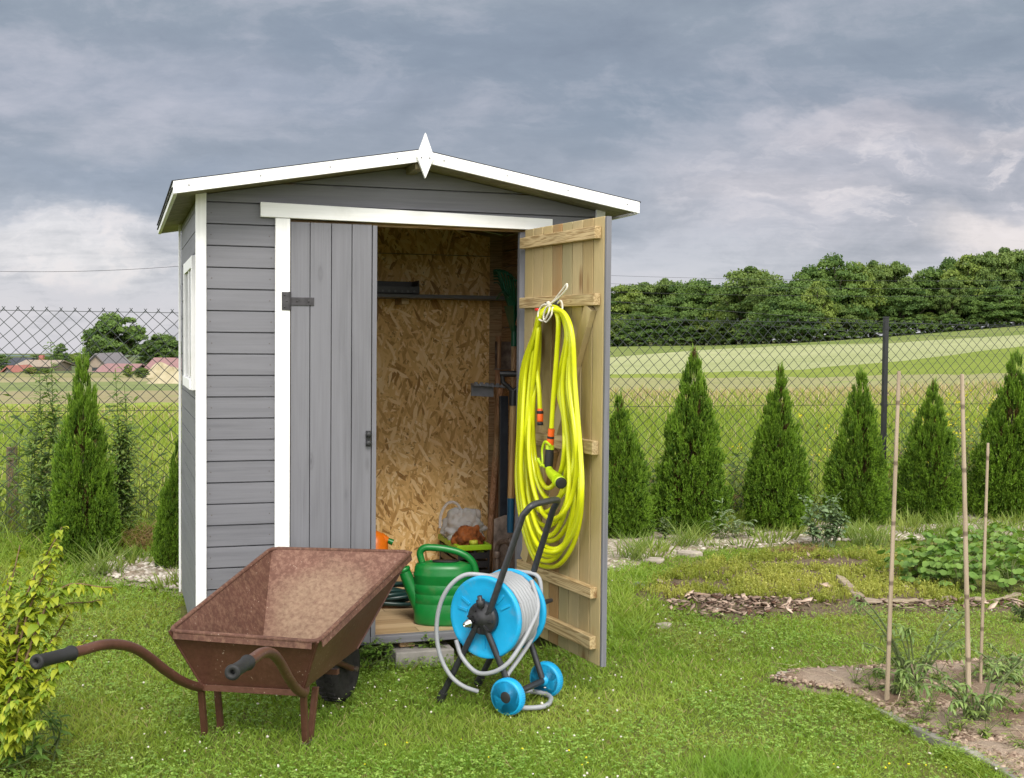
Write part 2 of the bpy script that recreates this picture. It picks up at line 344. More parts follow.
def field_mat(name, a, b, c=None, sc=.25, axis=(1, 1, 1), hi=3.0):
    m = Mat(name, .9, .1); n = m.noise(m.co(axis), sc, 5, .6); h = m.noise(m.co(), hi, 4, .65)
    v = m.math('ADD', m.math('MULTIPLY', n, .6), m.math('MULTIPLY', h, .4))
    m.color(m.ramp(v, [(.34, a), (.52, b), (.66, c or b)])); return m.m
gm = Mat('garden_earth', .95, .1)
nz = gm.noise(gm.co(), 2.2, 6, .65); nf = gm.noise(gm.co(), 30, 5, .7)
gm.color(gm.mix(gm.ramp(nz, [(.40, 0.0), (.55, 1.0)]), gm.ramp(nf, [(.3, (.060, .085, .018)), (.7, (.14, .17, .035))]), gm.ramp(nf, [(.3, (.08, .085, .026)), (.7, (.19, .18, .06))])))
gm.bump(nf, .6, .02)
gmats = [gm.m, field_mat('meadow_grass', (.15, .20, .035), (.23, .29, .05), (.30, .33, .09), .5),
         field_mat('dry_weeds', (.19, .205, .07), (.255, .245, .115), (.20, .245, .065), .35, hi=1.2),
         field_mat('young_crop', (.125, .17, .026), (.17, .215, .034), (.22, .25, .05), .06, hi=.6),
         field_mat('pale_crop', (.23, .255, .105), (.30, .32, .155), (.35, .35, .19), .03, hi=.4),
         field_mat('field_verge', (.09, .13, .025), (.15, .19, .045), (.21, .21, .085), .05, hi=.4),
         field_mat('wood_floor', (.05, .06, .02), (.09, .10, .03), None, .05),
         field_mat('dry_meadow', (.20, .19, .08), (.26, .22, .125), (.20, .23, .07), .35, hi=1.2),
         field_mat('green_rough', (.11, .145, .045), (.17, .20, .075), (.24, .24, .11), .6, hi=1.5),
         field_mat('stubble', (.21, .195, .09), (.28, .245, .135), None, .06, hi=.5),
         field_mat('far_verge', (.13, .15, .05), (.22, .21, .09), None, .06, hi=.5),
         field_mat('far_land', (.06, .085, .035), (.10, .12, .05), (.15, .15, .07), .02, hi=.1)]
me = np_mesh('ground', Vg, Q, Tr, smooth=True, mats=gmats)
me.polygons.foreach_set('material_index', np.concatenate([tm, np.zeros(npf, int)]).astype(np.int32))
tag(link_mesh(me, 'ground'), kind='structure')
# ------------------------------------------------------------------ the shed
GREY = (.150, .150, .166)
m_h = painted_wood('grey_paint_level', GREY, 0); m_d = painted_wood('grey_paint_depth', GREY, 1); m_v = painted_wood('grey_paint_upright', GREY, 2)
def white_paint(name, axis):
    m = Mat(name, .5, .35); g = m.noise(m.co(scale_of(axis, 2, 60)), 1, 4); d = m.noise(m.co(), 5, 5, .65)
    c = m.ramp(g, [(.3, (.74, .74, .73)), (.7, (.83, .83, .82))]); c = m.mix(m.ramp(d, [(.55, 0.0), (.8, .45)]), c, (.52, .52, .46)); zz = m.sep(m.co())[2]; sp_ = m.math('ADD', m.math('MULTIPLY', zz, -3.2), m.math('MULTIPLY', m.noise(m.co((30, 30, 14)), 1.0, 5, .7), 1.4)); c = m.mix(m.ramp(sp_, [(.35, 0.0), (.62, .5)]), c, (.30, .27, .19)); m.color(c); m.bump(g, .12, .003); return m.m
wh_h = white_paint('white_paint_level', 0); wh_v = white_paint('white_paint_upright', 2); wh_d = white_paint('white_paint_depth', 1)
def pine(name, axis, base=(.46, .33, .17), across=None, width=.0935, off=0.0, spread=.45, rough=.6):
    m = Mat(name, rough, .25)
    g = m.noise(m.co(scale_of(axis, 1.3, 26)), 1.0, 4, .55, 1.2)
    wv = m.math('ADD', m.math('MULTIPLY', m.math('SINE', m.math('MULTIPLY', g, 46)), .5), .5)
    f = m.noise(m.co(scale_of(axis, 3, 190)), 1.0, 3, .6)
    t = m.math('ADD', m.math('MULTIPLY', wv, .45), m.math('MULTIPLY', f, .55))
    c = m.ramp(t, [(.25, tuple(x*y for x, y in zip(base, (.56, .49, .39)))), (.6, base), (.85, tuple(x*y for x, y in zip(base, (1.16, 1.18, 1.2))))])
    if across is not None:
        x = m.sep(m.co())[across]; i = m.math('FLOOR', m.math('DIVIDE', m.math('SUBTRACT', x, off), width)); r = m.white(i); r2 = m.white(m.math('ADD', i, 37.3))
        c = m.mix(spread, c, m.ramp(r, [(0.0, (.34, .20, .085)), (.25, (.40, .34, .17)), (.5, (.56, .43, .22)), (.75, (.30, .27, .14)), (1.0, (.60, .46, .26))]), 'MIX')
        c = m.mix(m.math('MULTIPLY', r2, .25), c, (.75, .72, .55), 'MULTIPLY')
    st = m.noise(m.co(scale_of(axis, 1.2, 3)), 2.0, 4)
    c = m.mix(m.ramp(st, [(.46, 0.0), (.66, .5)]), c, (.30, .255, .145))
    kd = m.voro(m.co(scale_of(axis, 2.2, 7.5), loc=(.3, .1, .7)), 1.0)
    c = m.mix(m.ramp(kd, [(.07, .8), (.17, 0.0)]), c, (.17, .085, .03))
    m.color(c); m.bump(t, .25, .003); return m.m
pine_v = pine('pine_upright', 2); pine_h = pine('pine_batten', 0, (.50, .37, .20)); 
dark_in_d = pine('raw_wood_depth', 1, (.42, .27, .15)); dark_in_h = pine('raw_wood_level', 0, (.42, .27, .15))
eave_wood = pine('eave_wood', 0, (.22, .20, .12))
felt = plain('roofing_felt', (.03, .03, .033), .9, .2, var=.3, scale=60, bump=.4)
iron = plain('dark_iron', (.055, .052, .056), .5, .5, .6, var=.3, scale=40)
black_pl = plain('black_plastic', (.022, .022, .024), .42, .45, var=.2, scale=30)

def osb_mat():
    m = Mat('strand_board', .65, .25); best = None; colr = None
    for k, ang in enumerate((.15, .95, 1.75, 2.6, 2.1, 1.3)):
        vec = m.co((1, 1, 1), (0, ang, 0), (k*3.7, 0, k*1.9))
        wb = m.node('ShaderNodeVectorMath'); wb.operation = 'ADD'; m.link(vec, wb.inputs[0])
        nn = m.noise(vec, 9, 2, out='Color'); sc = m.node('ShaderNodeVectorMath'); sc.operation = 'SCALE'; m.link(nn, sc.inputs[0]); sc.inputs['Scale'].default_value = .02; m.link(sc.outputs[0], wb.inputs[1])
        st = m.co((13, .001, 66), src=wb.outputs[0])
        rc = m.voro(st, 1.0, 'Color'); s3 = m.sep(rc)
        gr = m.noise(m.co((12, 1, 260), src=vec), 1, 3)
        cc = m.ramp(m.math('ADD', m.math('MULTIPLY', s3[1], .86), m.math('MULTIPLY', gr, .18)), [(.06, (.27, .135, .040)), (.16, (.50, .285, .095)), (.42, (.70, .435, .165)), (.70, (.80, .53, .225)), (.95, (.90, .68, .38))])
        pri = m.math('ADD', s3[0], .03*k)
        if best is None: best, colr = pri, cc
        else:
            gt = m.math('GREATER_THAN', pri, best); colr = m.mix(gt, colr, cc); best = m.math('MAXIMUM', pri, best)
    gap = m.voro(m.co((14, .001, 14)), 1.0); n = m.noise(m.co(), 22, 4, .7)
    colr = m.mix(m.ramp(n, [(.64, 0.0), (.72, .75)]), colr, (.10, .05, .018))
    m.color(colr); m.bump(best, .35, .004); return m.m
osb = osb_mat()

SW, SDp = 1.850, 1.502            # shed width, depth
TH = .092                         # board pitch
Z0F, Z0S = 2.0273, 1.9167         # joint heights, front and side
ZB = .085
APX, APZ, SLOPE = .925, 2.2645, .1775
def roof_z(x): return APZ-SLOPE*abs(x-APX)       # top edge of the barge boards
shed = thing('garden_shed', 'small grey wooden garden shed with white trim and its right door standing open', 'shed', (.94, .75, 0))
def level_boards(mb, x0, x1, y0, y1, z0, zlo, zhi, clip=None, pitch=TH, gap=.0058):
    k = math.floor((zlo-z0)/pitch)
    while z0+k*pitch < zhi-1e-6:
        a, b = max(z0+k*pitch+gap/2, zlo), min(z0+(k+1)*pitch-gap/2, zhi); k += 1
        if b-a < .008: continue
        if clip:
            xa0, xa1 = max(x0, APX-(clip-a)/SLOPE), min(x1, APX+(clip-a)/SLOPE)
            xb0, xb1 = max(x0, APX-(clip-b)/SLOPE), min(x1, APX+(clip-b)/SLOPE)
            if xa1-xa0 < .02: continue
            if xb1 <= xb0: xb0 = xb1 = APX; b = min(b, clip)
            poly = [(xa0, y0, a), (xa1, y0, a)]
            # keep the corner where the slope meets the wall end
            if xb1 < x1 and xa1 >= x1: poly.append((x1, y0, clip-(x1-APX)*SLOPE))
            poly += [(xb1, y0, b)]
            if xb1-xb0 > 1e-4: poly.append((xb0, y0, b))
            if xb0 > x0 and xa0 <= x0: poly.append((x0, y0, clip-(APX-x0)*SLOPE))
            mb.prism(poly, (0, y1-y0, 0))
        else: mb.box((x0, y0, a), (x1, y1, b))
def core_poly(x0, x1, z0, y, th, clip):
    return [(x0, y, z0), (x1, y, z0), (x1, y, clip-abs(x1-APX)*SLOPE), (APX, y, clip), (x0, y, clip-abs(x0-APX)*SLOPE)]
CL = APZ-.049
f = MB(); level_boards(f, .012, .345, .0, .018, Z0F, ZB, 1.968); level_boards(f, .012, SW-.012, .0, .018, Z0F, 1.968, 2.3, clip=CL)
level_boards(f, 1.50, SW-.012, .0, .018, Z0F, ZB, 1.968)
for k in range(21):
    for x in (.062, .312): f.lathe([(.0028, 0), (.0024, .0007), (0, .001)], (x+.004*math.sin(k*2.3+x*9), -.0002, Z0F-.046-k*TH), (0, -1, 0), 8, 1)
f.box((.014, .0182, ZB), (.344, .0196, 1.966)); f.box((1.503, .0182, ZB), (SW-.016, .0196, 1.966)); f.prism(core_poly(.016, SW-.016, 1.967, .0182, .0014, CL-.005), (0, .0014, 0))
fw = f.build('front_wall', [m_h, plain('nail_head', (.10, .085, .075), .6, .4, .3)], shed, .0035)
f = MB(); f.box((.015, .020, ZB), (.345, .034, 1.966)); f.box((1.502, .020, ZB), (SW-.015, .034, 1.966)); f.prism(core_poly(.015, SW-.015, 1.968, .020, .014, CL-.004), (0, .014, 0))
f.box((.345, .036, 1.952), (1.502, .07, 2.0)); f.build('front_lining', dark_in_h, shed)
f = MB(); 
for k in range(-1, 24):
    a, b = max(Z0S-k*TH+.002-.0, ZB), min(Z0S-k*TH+TH-.002, 2.045)
    if b-a < .01: continue
    f.box((.010, .004, a), (.026, SDp-.004, b))
f.box((.0262, .005, ZB), (.0268, SDp-.005, 2.044))
f.build('side_wall', m_d, shed, .0045)
f = MB()
for k in range(-1, 24):
    a, b = max(Z0S-k*TH+.002-.0, ZB), min(Z0S-k*TH+TH-.002, 2.045)
    if b-a < .01: continue
    f.box((SW-.026, .004, a), (SW-.010, SDp-.004, b))
f.box((SW-.0268, .005, ZB), (SW-.0262, SDp-.005, 2.044))
f.build('side_wall', m_d, shed, .0045)
f = MB(); f.box((.027, .036, ZB), (.040, SDp-.03, 2.045)); f.build('side_lining', dark_in_d, shed)
f = MB()
for k in range(0, 23): f.box((SW-.044, .036, .127+k*.0875), (SW-.028, SDp-.03, .127+k*.0875+.0835))
f.build('side_lining', dark_in_d, shed, .004)
f = MB(); level_boards(f, .012, SW-.012, SDp-.018, SDp, Z0F, ZB, 2.3, clip=CL); f.build('rear_wall', m_h, shed, .0035)
f = MB(); f.prism(core_poly(.03, SW-.03, ZB, SDp-.034, .012, CL-.004), (0, .012, 0)); f.build('rear_lining', dark_in_h, shed)
f = MB(); f.box((.045, SDp-.052, .127), (1.727, SDp-.038, 1.930)); f.build('strand_board_panel', osb, shed, .001)
f = MB(); f.prism([(.045, SDp-.050, 1.936), (1.727, SDp-.050, 1.936), (1.727, SDp-.050, CL-.03-abs(1.727-APX)*SLOPE), (APX, SDp-.050, CL-.03), (.045, SDp-.050, CL-.03-abs(.045-APX)*SLOPE)], (0, .012, 0)); f.build('strand_board_panel', osb, shed)
# floor and bearers
fl = Mat('floor_boards', .5, .35); fl_x = fl.sep(fl.co()); bi = fl.math('FLOOR', fl.math('DIVIDE', fl_x[1], .088)); sh = fl.white(bi)
pl_i = fl.math('FLOOR', fl.math('ADD', fl.math('DIVIDE', fl_x[0], .52), sh)); rr_ = fl.white(fl.math('ADD', fl.math('MULTIPLY', bi, 7.13), pl_i))
grn = fl.noise(fl.co((3, 60, 1)), 1, 4, .6, .6); cfl = fl.ramp(fl.math('ADD', fl.math('MULTIPLY', rr_, .45), fl.math('MULTIPLY', grn, .6)), [(.2, (.27, .18, .095)), (.5, (.42, .30, .17)), (.8, (.52, .39, .24))])
jx = fl.math('ABSOLUTE', fl.math('SUBTRACT', fl.math('FRACT', fl.math('DIVIDE', fl_x[1], .088)), .5)); ex = fl.math('ABSOLUTE', fl.math('SUBTRACT', fl.math('FRACT', fl.math('ADD', fl.math('DIVIDE', fl_x[0], .52), sh)), .5))
ln = fl.math('MAXIMUM', fl.ramp(jx, [(.482, 0.0), (.492, 1.0)]), fl.ramp(ex, [(.494, 0.0), (.497, 1.0)]))
fl.color(fl.mix(fl.math('MULTIPLY', ln, .7), cfl, (.12, .08, .045)))
f = MB(); f.box((.04, .040, .105), (SW-.045, SDp-.055, .125)); f.build('floor', fl.m, shed)
f = MB(); f.box((.35, -.004, .088), (1.50, .038, .1235)); f.build('threshold', m_h, shed, .004)
for x in (.20, .93, 1.66):
    f = MB(); f.box((x-.035, .02, .062), (x+.035, SDp-.01, .086)); f.build('floor_bearer', dark_in_d, shed, .004)
# corner posts, door posts, lintel
f = MB(); f.box((-.001, -.019, .07), (.043, -.001, 2.075)); f.build('corner_trim', wh_v, shed, .002)
f = MB(); f.box((SW-.043, -.019, .07), (SW+.001, -.001, 2.075)); f.build('corner_trim', wh_v, shed, .002)
f = MB(); f.box((-.004, SDp-.012, .07), (.008, SDp+.004, 2.06)); f.build('corner_trim', wh_v, shed, .002)
f = MB(); f.box((.331, -.024, .07), (.394, -.001, 1.967)); f.build('door_post', wh_v, shed, .002)
f = MB(); f.prism([(.268, -.028, 1.970), (1.588, -.028, 1.957), (1.588, -.028, 2.010), (.268, -.028, 2.033)], (0, .0265, 0)); f.build('lintel', wh_h, shed, .002)
f = MB(); f.box((1.440, .0, .126), (1.498, .034, 1.948)); f.build('door_post', m_v, shed, .002)
# closed leaf
dl = MB(); xs = [.397, .481, .574, .664, .753]
for a, b in zip(xs[:-1], xs[1:]): dl.box((a+.002, -.012, .100), (b-.002, .008, 1.954))
dl.box((.399, .0081, .102), (.751, .0083, 1.952))
leaf = dl.build('closed_door', m_v, shed, .003)
f = MB(); f.box((.7555, -.014, .100), (.776, .012, 1.952)); f.build('edge_strip', m_v, leaf, .002)
for z in (.5, 1.6):
    f = MB(); f.box((.40, .0085, z), (.75, .03, z+.08)); f.build('batten', pine_h, leaf, .002)
f = MB()
hz = 1.613
f.box((.358, -.0285, hz-.039), (.390, -.0245, hz+.039)); f.box((.391, -.0175, hz-.017), (.498, -.0125, hz+.017)); f.tube([(.3925, -.0215, hz-.040), (.3925, -.0215, hz+.040)], .0065, 8)
for (x, z) in ((.370, hz+.026), (.370, hz-.026), (.380, hz), ): f.lathe([(.0045, 0), (.004, .002), (.0, .003)], (x, -.0285, z), (0, -1, 0), 8)
for x in (.425, .475): f.lathe([(.0045, 0), (.004, .002), (.0, .003)], (x, -.0175, hz), (0, -1, 0), 8)
f.build('hinge', iron, leaf, .0008)
f = MB(); f.box((.728, -.0155, .978), (.750, -.0125, 1.048))
for z in (.994, 1.032): f.lathe([(.011, 0), (.0125, .006), (.0125, .018), (.009, .022), (.0, .023)], (.739, -.0155, z), (0, -1, 0), 14)
f.build('latch', black_pl, leaf, .001)
# side window
w = MB(); wy0, wy1, wz0, wz1 = .14, .85, 1.222, 1.808
for lo, hi in (((wy0, wz0), (wy0+.05, wz1)), ((wy1-.05, wz0), (wy1, wz1))): w.box((-.010, lo[0], lo[1]), (.0095, hi[0], hi[1]))
w.box((-.009, wy0+.05, wz1-.05), (.0095, wy1-.05, wz1)); w.box((-.016, wy0+.05, wz0), (.0095, wy1-.05, wz0+.045)); w.box((-.004, (wy0+wy1)/2-.012, wz0+.045), (.0095, (wy0+wy1)/2+.012, wz1-.05))
win = w.build('window', wh_v, shed, .002)
gl = plain('window_glass', (.05, .055, .06), .06, .6, var=.1)
f = MB(); f.box((.0, wy0+.05, wz0+.045), (.009, wy1-.05, wz1-.05)); f.build('pane', gl, win)
# roof: planks with felt on top, barge boards, fascia, finial
RY0, RY1 = -.186, SDp+.38; EX0, EX1 = -.099, 1.942
def slab(mb, side, x_in, x_out, y0, y1, t0, t1):
    z = lambda x, t: roof_z(x)+t
    xa, xb = (x_in, x_out)
    mb.prism([(xa, y0, z(xa, t0)), (xb, y0, z(xb, t0)), (xb, y0, z(xb, t1)), (xa, y0, z(xa, t1))], (0, y1-y0, 0))
rb = MB()
for (xa, xb) in ((EX0+.004, APX), (EX1-.004, APX)):
    n = 17
    for k in range(n):
        y0 = RY0+(RY1-RY0)*k/n; slab(rb, 0, xa, xb, y0+.0015, y0+(RY1-RY0)/n-.0015, -.046, -.028)
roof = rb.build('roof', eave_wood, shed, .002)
fe = MB()
for (xa, xb) in ((EX0-.006, APX), (EX1+.006, APX)): slab(fe, 0, xa, xb, RY0-.0185, RY1+.0185, -.0015, .004); slab(fe, 0, xa, xb, RY0, RY1, -.0275, -.0225)
fe.build('roof_felt', felt, roof)
for (xa, xb) in ((EX0, APX-.0005), (EX1, APX+.0005)):
    for (y0, y1) in ((RY0-.019, RY0-.0005), (RY1+.0005, RY1+.019)):
        f = MB(); slab(f, 0, xa, xb, y0, y1, -.0500, 0.0)
        for t in (.06, .34, .62, .9): x_ = xa+(xb-xa)*t; f.lathe([(.0034, 0), (.003, .0008), (0, .0012)], (x_, y0-.0002 if y0 < 0 else y1+.0002, roof_z(x_)-.024), (0, -1 if y0 < 0 else 1, 0), 8, 1)
        f.build('barge_board', [wh_h, iron], roof, .0015)
for x in (EX0, EX1-.016):
    f = MB(); xo = x; zt = roof_z(EX0)-.002; f.box((x, RY0, zt-.050), (x+.016, RY1, zt)); f.build('fascia', wh_d, roof, .0015)
f = MB(); cy = RY0-.0195; f.prism([(APX+.016, cy, 2.140), (APX+.054, cy, 2.233), (APX+.016, cy, 2.336), (APX-.022, cy, 2.233)], (0, -.018, 0))
fin = f.build('finial', wh_v, roof, .002)
for x in (APX-.002, APX+.034):
    f = MB(); f.lathe([(.0035, 0), (.003, .0012), (0, .0018)], (x, cy-.018, 2.228), (0, -1, 0), 8); f.build('nail', iron, fin)
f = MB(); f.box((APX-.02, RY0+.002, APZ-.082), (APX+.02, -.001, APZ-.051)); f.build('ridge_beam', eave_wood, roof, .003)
# ---- open door
th = math.radians(7.5); DH = np.array([1.452, -.03, 0.0]); DD = np.array([math.sin(th), -math.cos(th), 0]); DN = np.array([-math.cos(th), -math.sin(th), 0]); DW = .75; DZ0, DZ1 = .13, 1.955
UPZ = np.array([0, 0, 1.0])
def dpt(px, py, off=0.0): return on_plane(px, py, DH+DN*off, DN)
def dl_(u, z, off=0.0): return DH+DD*u+UPZ*z+DN*off
def rot_build(mb, name, mats, parent, bevel=0.0):
    """mesh kept in the door's own axes: local y runs along the door, x through it"""
    V = np.vstack(mb.v); rel = V-DH; loc = np.column_stack([rel@(-DN), rel@DD*-1.0, rel[:, 2]])
    me = bpy.data.meshes.new(name); me.from_pydata(loc.tolist(), [], mb.f)
    for m in (mats if isinstance(mats, (list, tuple)) else [mats]): me.materials.append(m)
    me.polygons.foreach_set('material_index', mb.mi); me.polygons.foreach_set('use_smooth', mb.sm)
    o = bpy.data.objects.new(name, me); COL.objects.link(o); ORIG[o.name] = DH
    if parent is shed:
        o.parent = shed; o.location = Vector((DH-ORIG[shed.name]).tolist()); o.rotation_euler = (0, 0, th)
    else: o.parent = parent
    if bevel:
        b = o.modifiers.new('bevel', 'BEVEL'); b.width = bevel; b.segments = 2; b.limit_method = 'ANGLE'; b.angle_limit = .6
    return o
dpine_v = pine('door_board_pine', 2, (.42, .30, .155), across=1, width=.0928, off=-.742, spread=.85)
dpine_h = pine('door_batten_pine', 1, (.50, .375, .20))
d = MB(); nb = 8; bw = .742/nb
for k in range(nb):
    d.obox(dl_(.004+k*bw+.001, DZ0), DD*(bw-.0065), UPZ*(DZ1-DZ0), DN*-.016)
odoor = rot_build(d, 'open_door', dpine_v, shed, .003)
d = MB()
for k in range(nb): d.obox(dl_(.004+k*bw+.001, DZ0, -.0165), DD*(bw-.002), UPZ*(DZ1-DZ0), DN*-.006)
d.obox(dl_(.006, DZ0+.01, -.0161), DD*.735, UPZ*(DZ1-DZ0-.02), DN*-.0003, 1)
d.obox(dl_(.7475, DZ0+.002, -.0225), DD*.013, UPZ*(DZ1-DZ0-.004), DN*.0225); rot_build(d, 'painted_face', [m_v, dark_in_d], odoor, .0015)
rail_px = [(603, 225, 237.5), (603, 293, 305), (600, 442, 456), (598, 589.5, 601), (596, 638.5, 651.5)]
RAILS = []
for (px, ya, yb) in rail_px:
    zt, zb = dpt(px, ya, .02)[2], dpt(px, yb, .02)[2]; RAILS.append((zb, zt)); q = MB()
    q.obox(dl_(.012, zb, .0005), DD*.705, UPZ*(zt-zb), DN*.030); rot_build(q, 'batten', dpine_h, odoor, .0025)
def brace(u0, z0, u1, z1, w=.062):
    a = dl_(u0, z0, .001); b = dl_(u1, z1, .001); t = unit(b-a); s = np.cross(t, DN)*w/2
    q = MB(); q.prism([a-s, b-s, b+s, a+s], DN*.026); rot_build(q, 'brace', dpine_v, odoor, .002)
brace(.66, RAILS[1][0]-.006, .36, RAILS[2][1]+.006); brace(.34, RAILS[2][0]-.006, .07, RAILS[3][1]+.006)
q = MB(); hk = dpt(557, 304, .031); q.lathe([(.026, 0), (.026, .006), (.022, .010)], hk, DN, 20); 
q.tube([hk, hk+DN*.055], .007, 8); rot_build(q, 'hook', iron, odoor)
for zc in (RAILS[0][0]+.03, RAILS[3][0]+.03):
    q = MB(); q.obox(dl_(-.004, zc-.02, -.0235), DD*.16, UPZ*.04, DN*-.004); q.tube([dl_(-.006, zc-.04, -.026), dl_(-.006, zc+.04, -.026)], .006, 8); rot_build(q, 'hinge', iron, odoor)
# shelf inside
f = MB(); f.box((.05, 1.20, 1.678), (1.80, SDp-.053, 1.698)); f.build('shelf', painted_wood('shelf_paint', (.12, .12, .125), 0), shed, .002)
for x in (.35, 1.19):
    f = MB(); f.box((x-.02, 1.27, 1.645), (x+.02, SDp-.054, 1.677)); f.build('shelf_bracket', pine_h, shed, .002)
# seed tray on the shelf
P0 = on_y(377, 293, 1.30); P1 = on_y(417, 293, 1.30); zt = on_y(400, 280.5, 1.30)[2]; x0, x1 = P1[0]-.34, P1[0]
tr = thing('seed_tray', 'black plastic seed tray on the grey shelf in the shed', 'tray', ((x0+x1)/2, 1.32, 1.699))
f = MB(); hh = zt-1.699
f.hexa([(x0, 1.24, 1.699), (x1, 1.24, 1.699), (x1, 1.42, 1.699), (x0, 1.42, 1.699), (x0+.004, 1.244, 1.704), (x1-.004, 1.244, 1.704), (x1-.004, 1.416, 1.704), (x0+.004, 1.416, 1.704)])
f.box((x0, 1.24, 1.7045), (x1, 1.245, 1.699+hh*.55)); f.box((x0, 1.415, 1.7045), (x1, 1.42, 1.699+hh)); f.box((x0, 1.2455, 1.7045), (x0+.005, 1.4145, 1.699+hh)); f.box((x1-.005, 1.2455, 1.7045), (x1, 1.4145, 1.699+hh))
f.build('body', black_pl, tr, .001)
trm = plain('tray_rib', (.10, .10, .11), .4)
for k in range(9): f = MB(); f.tube([(x0+.03+k*.035, 1.233, 1.699+hh*.2), (x0+.03+k*.035, 1.24, 1.699+hh*.2)], .006, 8); f.build('rib', trm, tr)
# concrete paver under the front edge
A = gp(392, 659); B = gp(438, 652)
f = MB(); f.box((.86, -.055, -.02), (1.13, .19, .058))
conc = plain('old_concrete', (.24, .225, .21), .9, .15, var=.25, scale=12, bump=.5)
tag(f.build('paving_slab', conc, None, .006), 'grey concrete slab under the front edge of the shed floor', 'slab')
# ------------------------------------------------------------------ things in and around the shed
def wall_pt(px, py, y): return on_y(px, py, y)
green_pl = plain('green_plastic', (.0045, .165, .028), .36, .5, var=.1, dirt=.22)
def facing_path(pts, base): return [facing(x, y, base) for x, y in pts]
# watering can
cb = np.array([1.135, .175, .125])
can = thing('watering_can', 'green plastic watering can on the shed floor behind the hose reel', 'watering can', cb)
rx, ry = .137, .080
lathe_ref = RH
prof = [(.0, .004), (.94, .0), (1.0, .012), (1.0, .095), (.982, .098), (.982, .102), (1.0, .105), (1.0, .140), (.982, .143), (.982, .147), (1.0, .150), (1.0, .185), (.982, .188), (.982, .192), (1.0, .195), (1.0, .222), (1.025, .228), (1.025, .236), (1.0, .242), (.985, .262), (.93, .280), (.60, .290), (.50, .292), (.48, .284), (.40, .277), (0, .274)]
def oval(mb, prof, c, rx, ry, seg=40, mi=0):
    V = []; ang = np.arange(seg)*2*PI/seg
    for r, h in prof:
        cx = np.sign(np.cos(ang))*np.abs(np.cos(ang))**.85; cy = np.sign(np.sin(ang))*np.abs(np.sin(ang))**.85
        V.append(np.asarray(c)+np.outer(cx, RH*rx*r)+np.outer(cy, FH*ry*r)+np.array([0, 0, h]))
    F = [(i*seg+k, i*seg+(k+1) % seg, (i+1)*seg+(k+1) % seg, (i+1)*seg+k) for i in range(len(prof)-1) for k in range(seg)]
    mb.add(np.vstack(V), F, mi, True)
f = MB(); oval(f, prof, cb, rx, ry); f.build('body', green_pl, can)
f = MB(); oval(f, [(0, .0), (1, .0), (1, .002), (0, .002)], cb+np.array([.01, 0, .2925]), rx*.46, ry*.46); f.build('filling_hole', black_pl, can)
f = MB(); hp = facing_path([(422, 562), (420, 553), (424, 548), (432, 547.5), (446, 549), (461, 553), (471, 560), (475.5, 571), (475.5, 590), (473, 602)], cb)
f.tube(catmull(hp, 5), .0165, 12); f.build('handle', green_pl, can)
f = MB(); sp = facing_path([(424, 614), (416, 597), (409, 582), (404, 570)], cb); n = len(catmull(sp, 5)); f.tube(catmull(sp, 5), np.interp(np.linspace(0, 1, n), [0, .5, 1], [.040, .033, .027]), 14); f.build('spout', green_pl, can)
f = MB(); e = sp[-1]; dsp = unit(sp[-1]-sp[-2]); f.lathe([(.027, -.01), (.031, 0), (.031, .010), (.024, .012), (.022, -.02), (0, -.02)], e, dsp, 20); f.build('spout_collar', green_pl, can)
# crate with tray, bags
lime = plain('lime_plastic', (.30, .52, .015), .4, .45); 
ck = wall_pt(457, 546, .98); cx0, cy0, ct = ck[0], .98, ck[2]; cx1, cy1 = cx0+.195, 1.40
crate = thing('storage_crate', 'black plastic crate with lime green rim on the shed floor under the bags', 'crate', ((cx0+cx1)/2, (cy0+cy1)/2, .125))
f = MB(); zc = .126; hh = ct-.03
for (a, b) in (((cx0+.01, cy0+.01), (cx1-.01, cy0+.016)), ((cx0+.01, cy1-.016), (cx1-.01, cy1-.01)), ((cx0+.01, cy0+.0165), (cx0+.016, cy1-.0165)), ((cx1-.016, cy0+.0165), (cx1-.01, cy1-.0165))):
    for k in range(4): f.box((*a, zc+k*(hh-zc)/4), (*b, zc+(k+.72)*(hh-zc)/4))
for (x, y) in ((cx0+.008, cy0+.008), (cx1-.02, cy0+.008), (cx0+.008, cy1-.02), (cx1-.02, cy1-.02), ((cx0+cx1)/2, cy0+.007)): f.box((x, y, zc), (x+.012, y+.012, hh))
f.box((cx0+.018, cy0+.018, zc), (cx1-.018, cy1-.018, zc+.006)); f.build('body', black_pl, crate)
f = MB()
for (a, b) in (((cx0, cy0), (cx1, cy0+.022)), ((cx0, cy1-.022), (cx1, cy1)), ((cx0, cy0+.0225), (cx0+.022, cy1-.0225)), ((cx1-.022, cy0+.0225), (cx1, cy1-.0225))): f.box((*a, hh+.001), (*b, ct))
f.build('rim', lime, crate, .004)
f = MB(); f.box((cx0+.024, cy0+.024, hh-.03), (cx1-.024, cy1-.024, hh-.02)); f.build('inset_tray', lime, crate)
def lump(name, c, r, mat, seed, fold=.25, parent=None, lo=None):
    rg = np.random.default_rng(seed); K = [(rg.normal(size=3)*4.6, rg.uniform(0, 6)) for _ in range(11)]; mb = MB()
    def fn(u, v):
        a, b = u*2*PI, (v-.5)*PI; d = np.array([math.cos(b)*math.cos(a), math.cos(b)*math.sin(a), math.sin(b)])
        k = 1+fold*sum(abs(math.sin(q@d+p)) for q, p in K)/len(K)*1.6-fold*.8
        P = np.array(c)+d*np.array(r)*k
        if lo is not None: P[2] = max(P[2], lo)
        return P
    mb.grid(fn, 73, 41); return mb
floor_in = hh-.0195
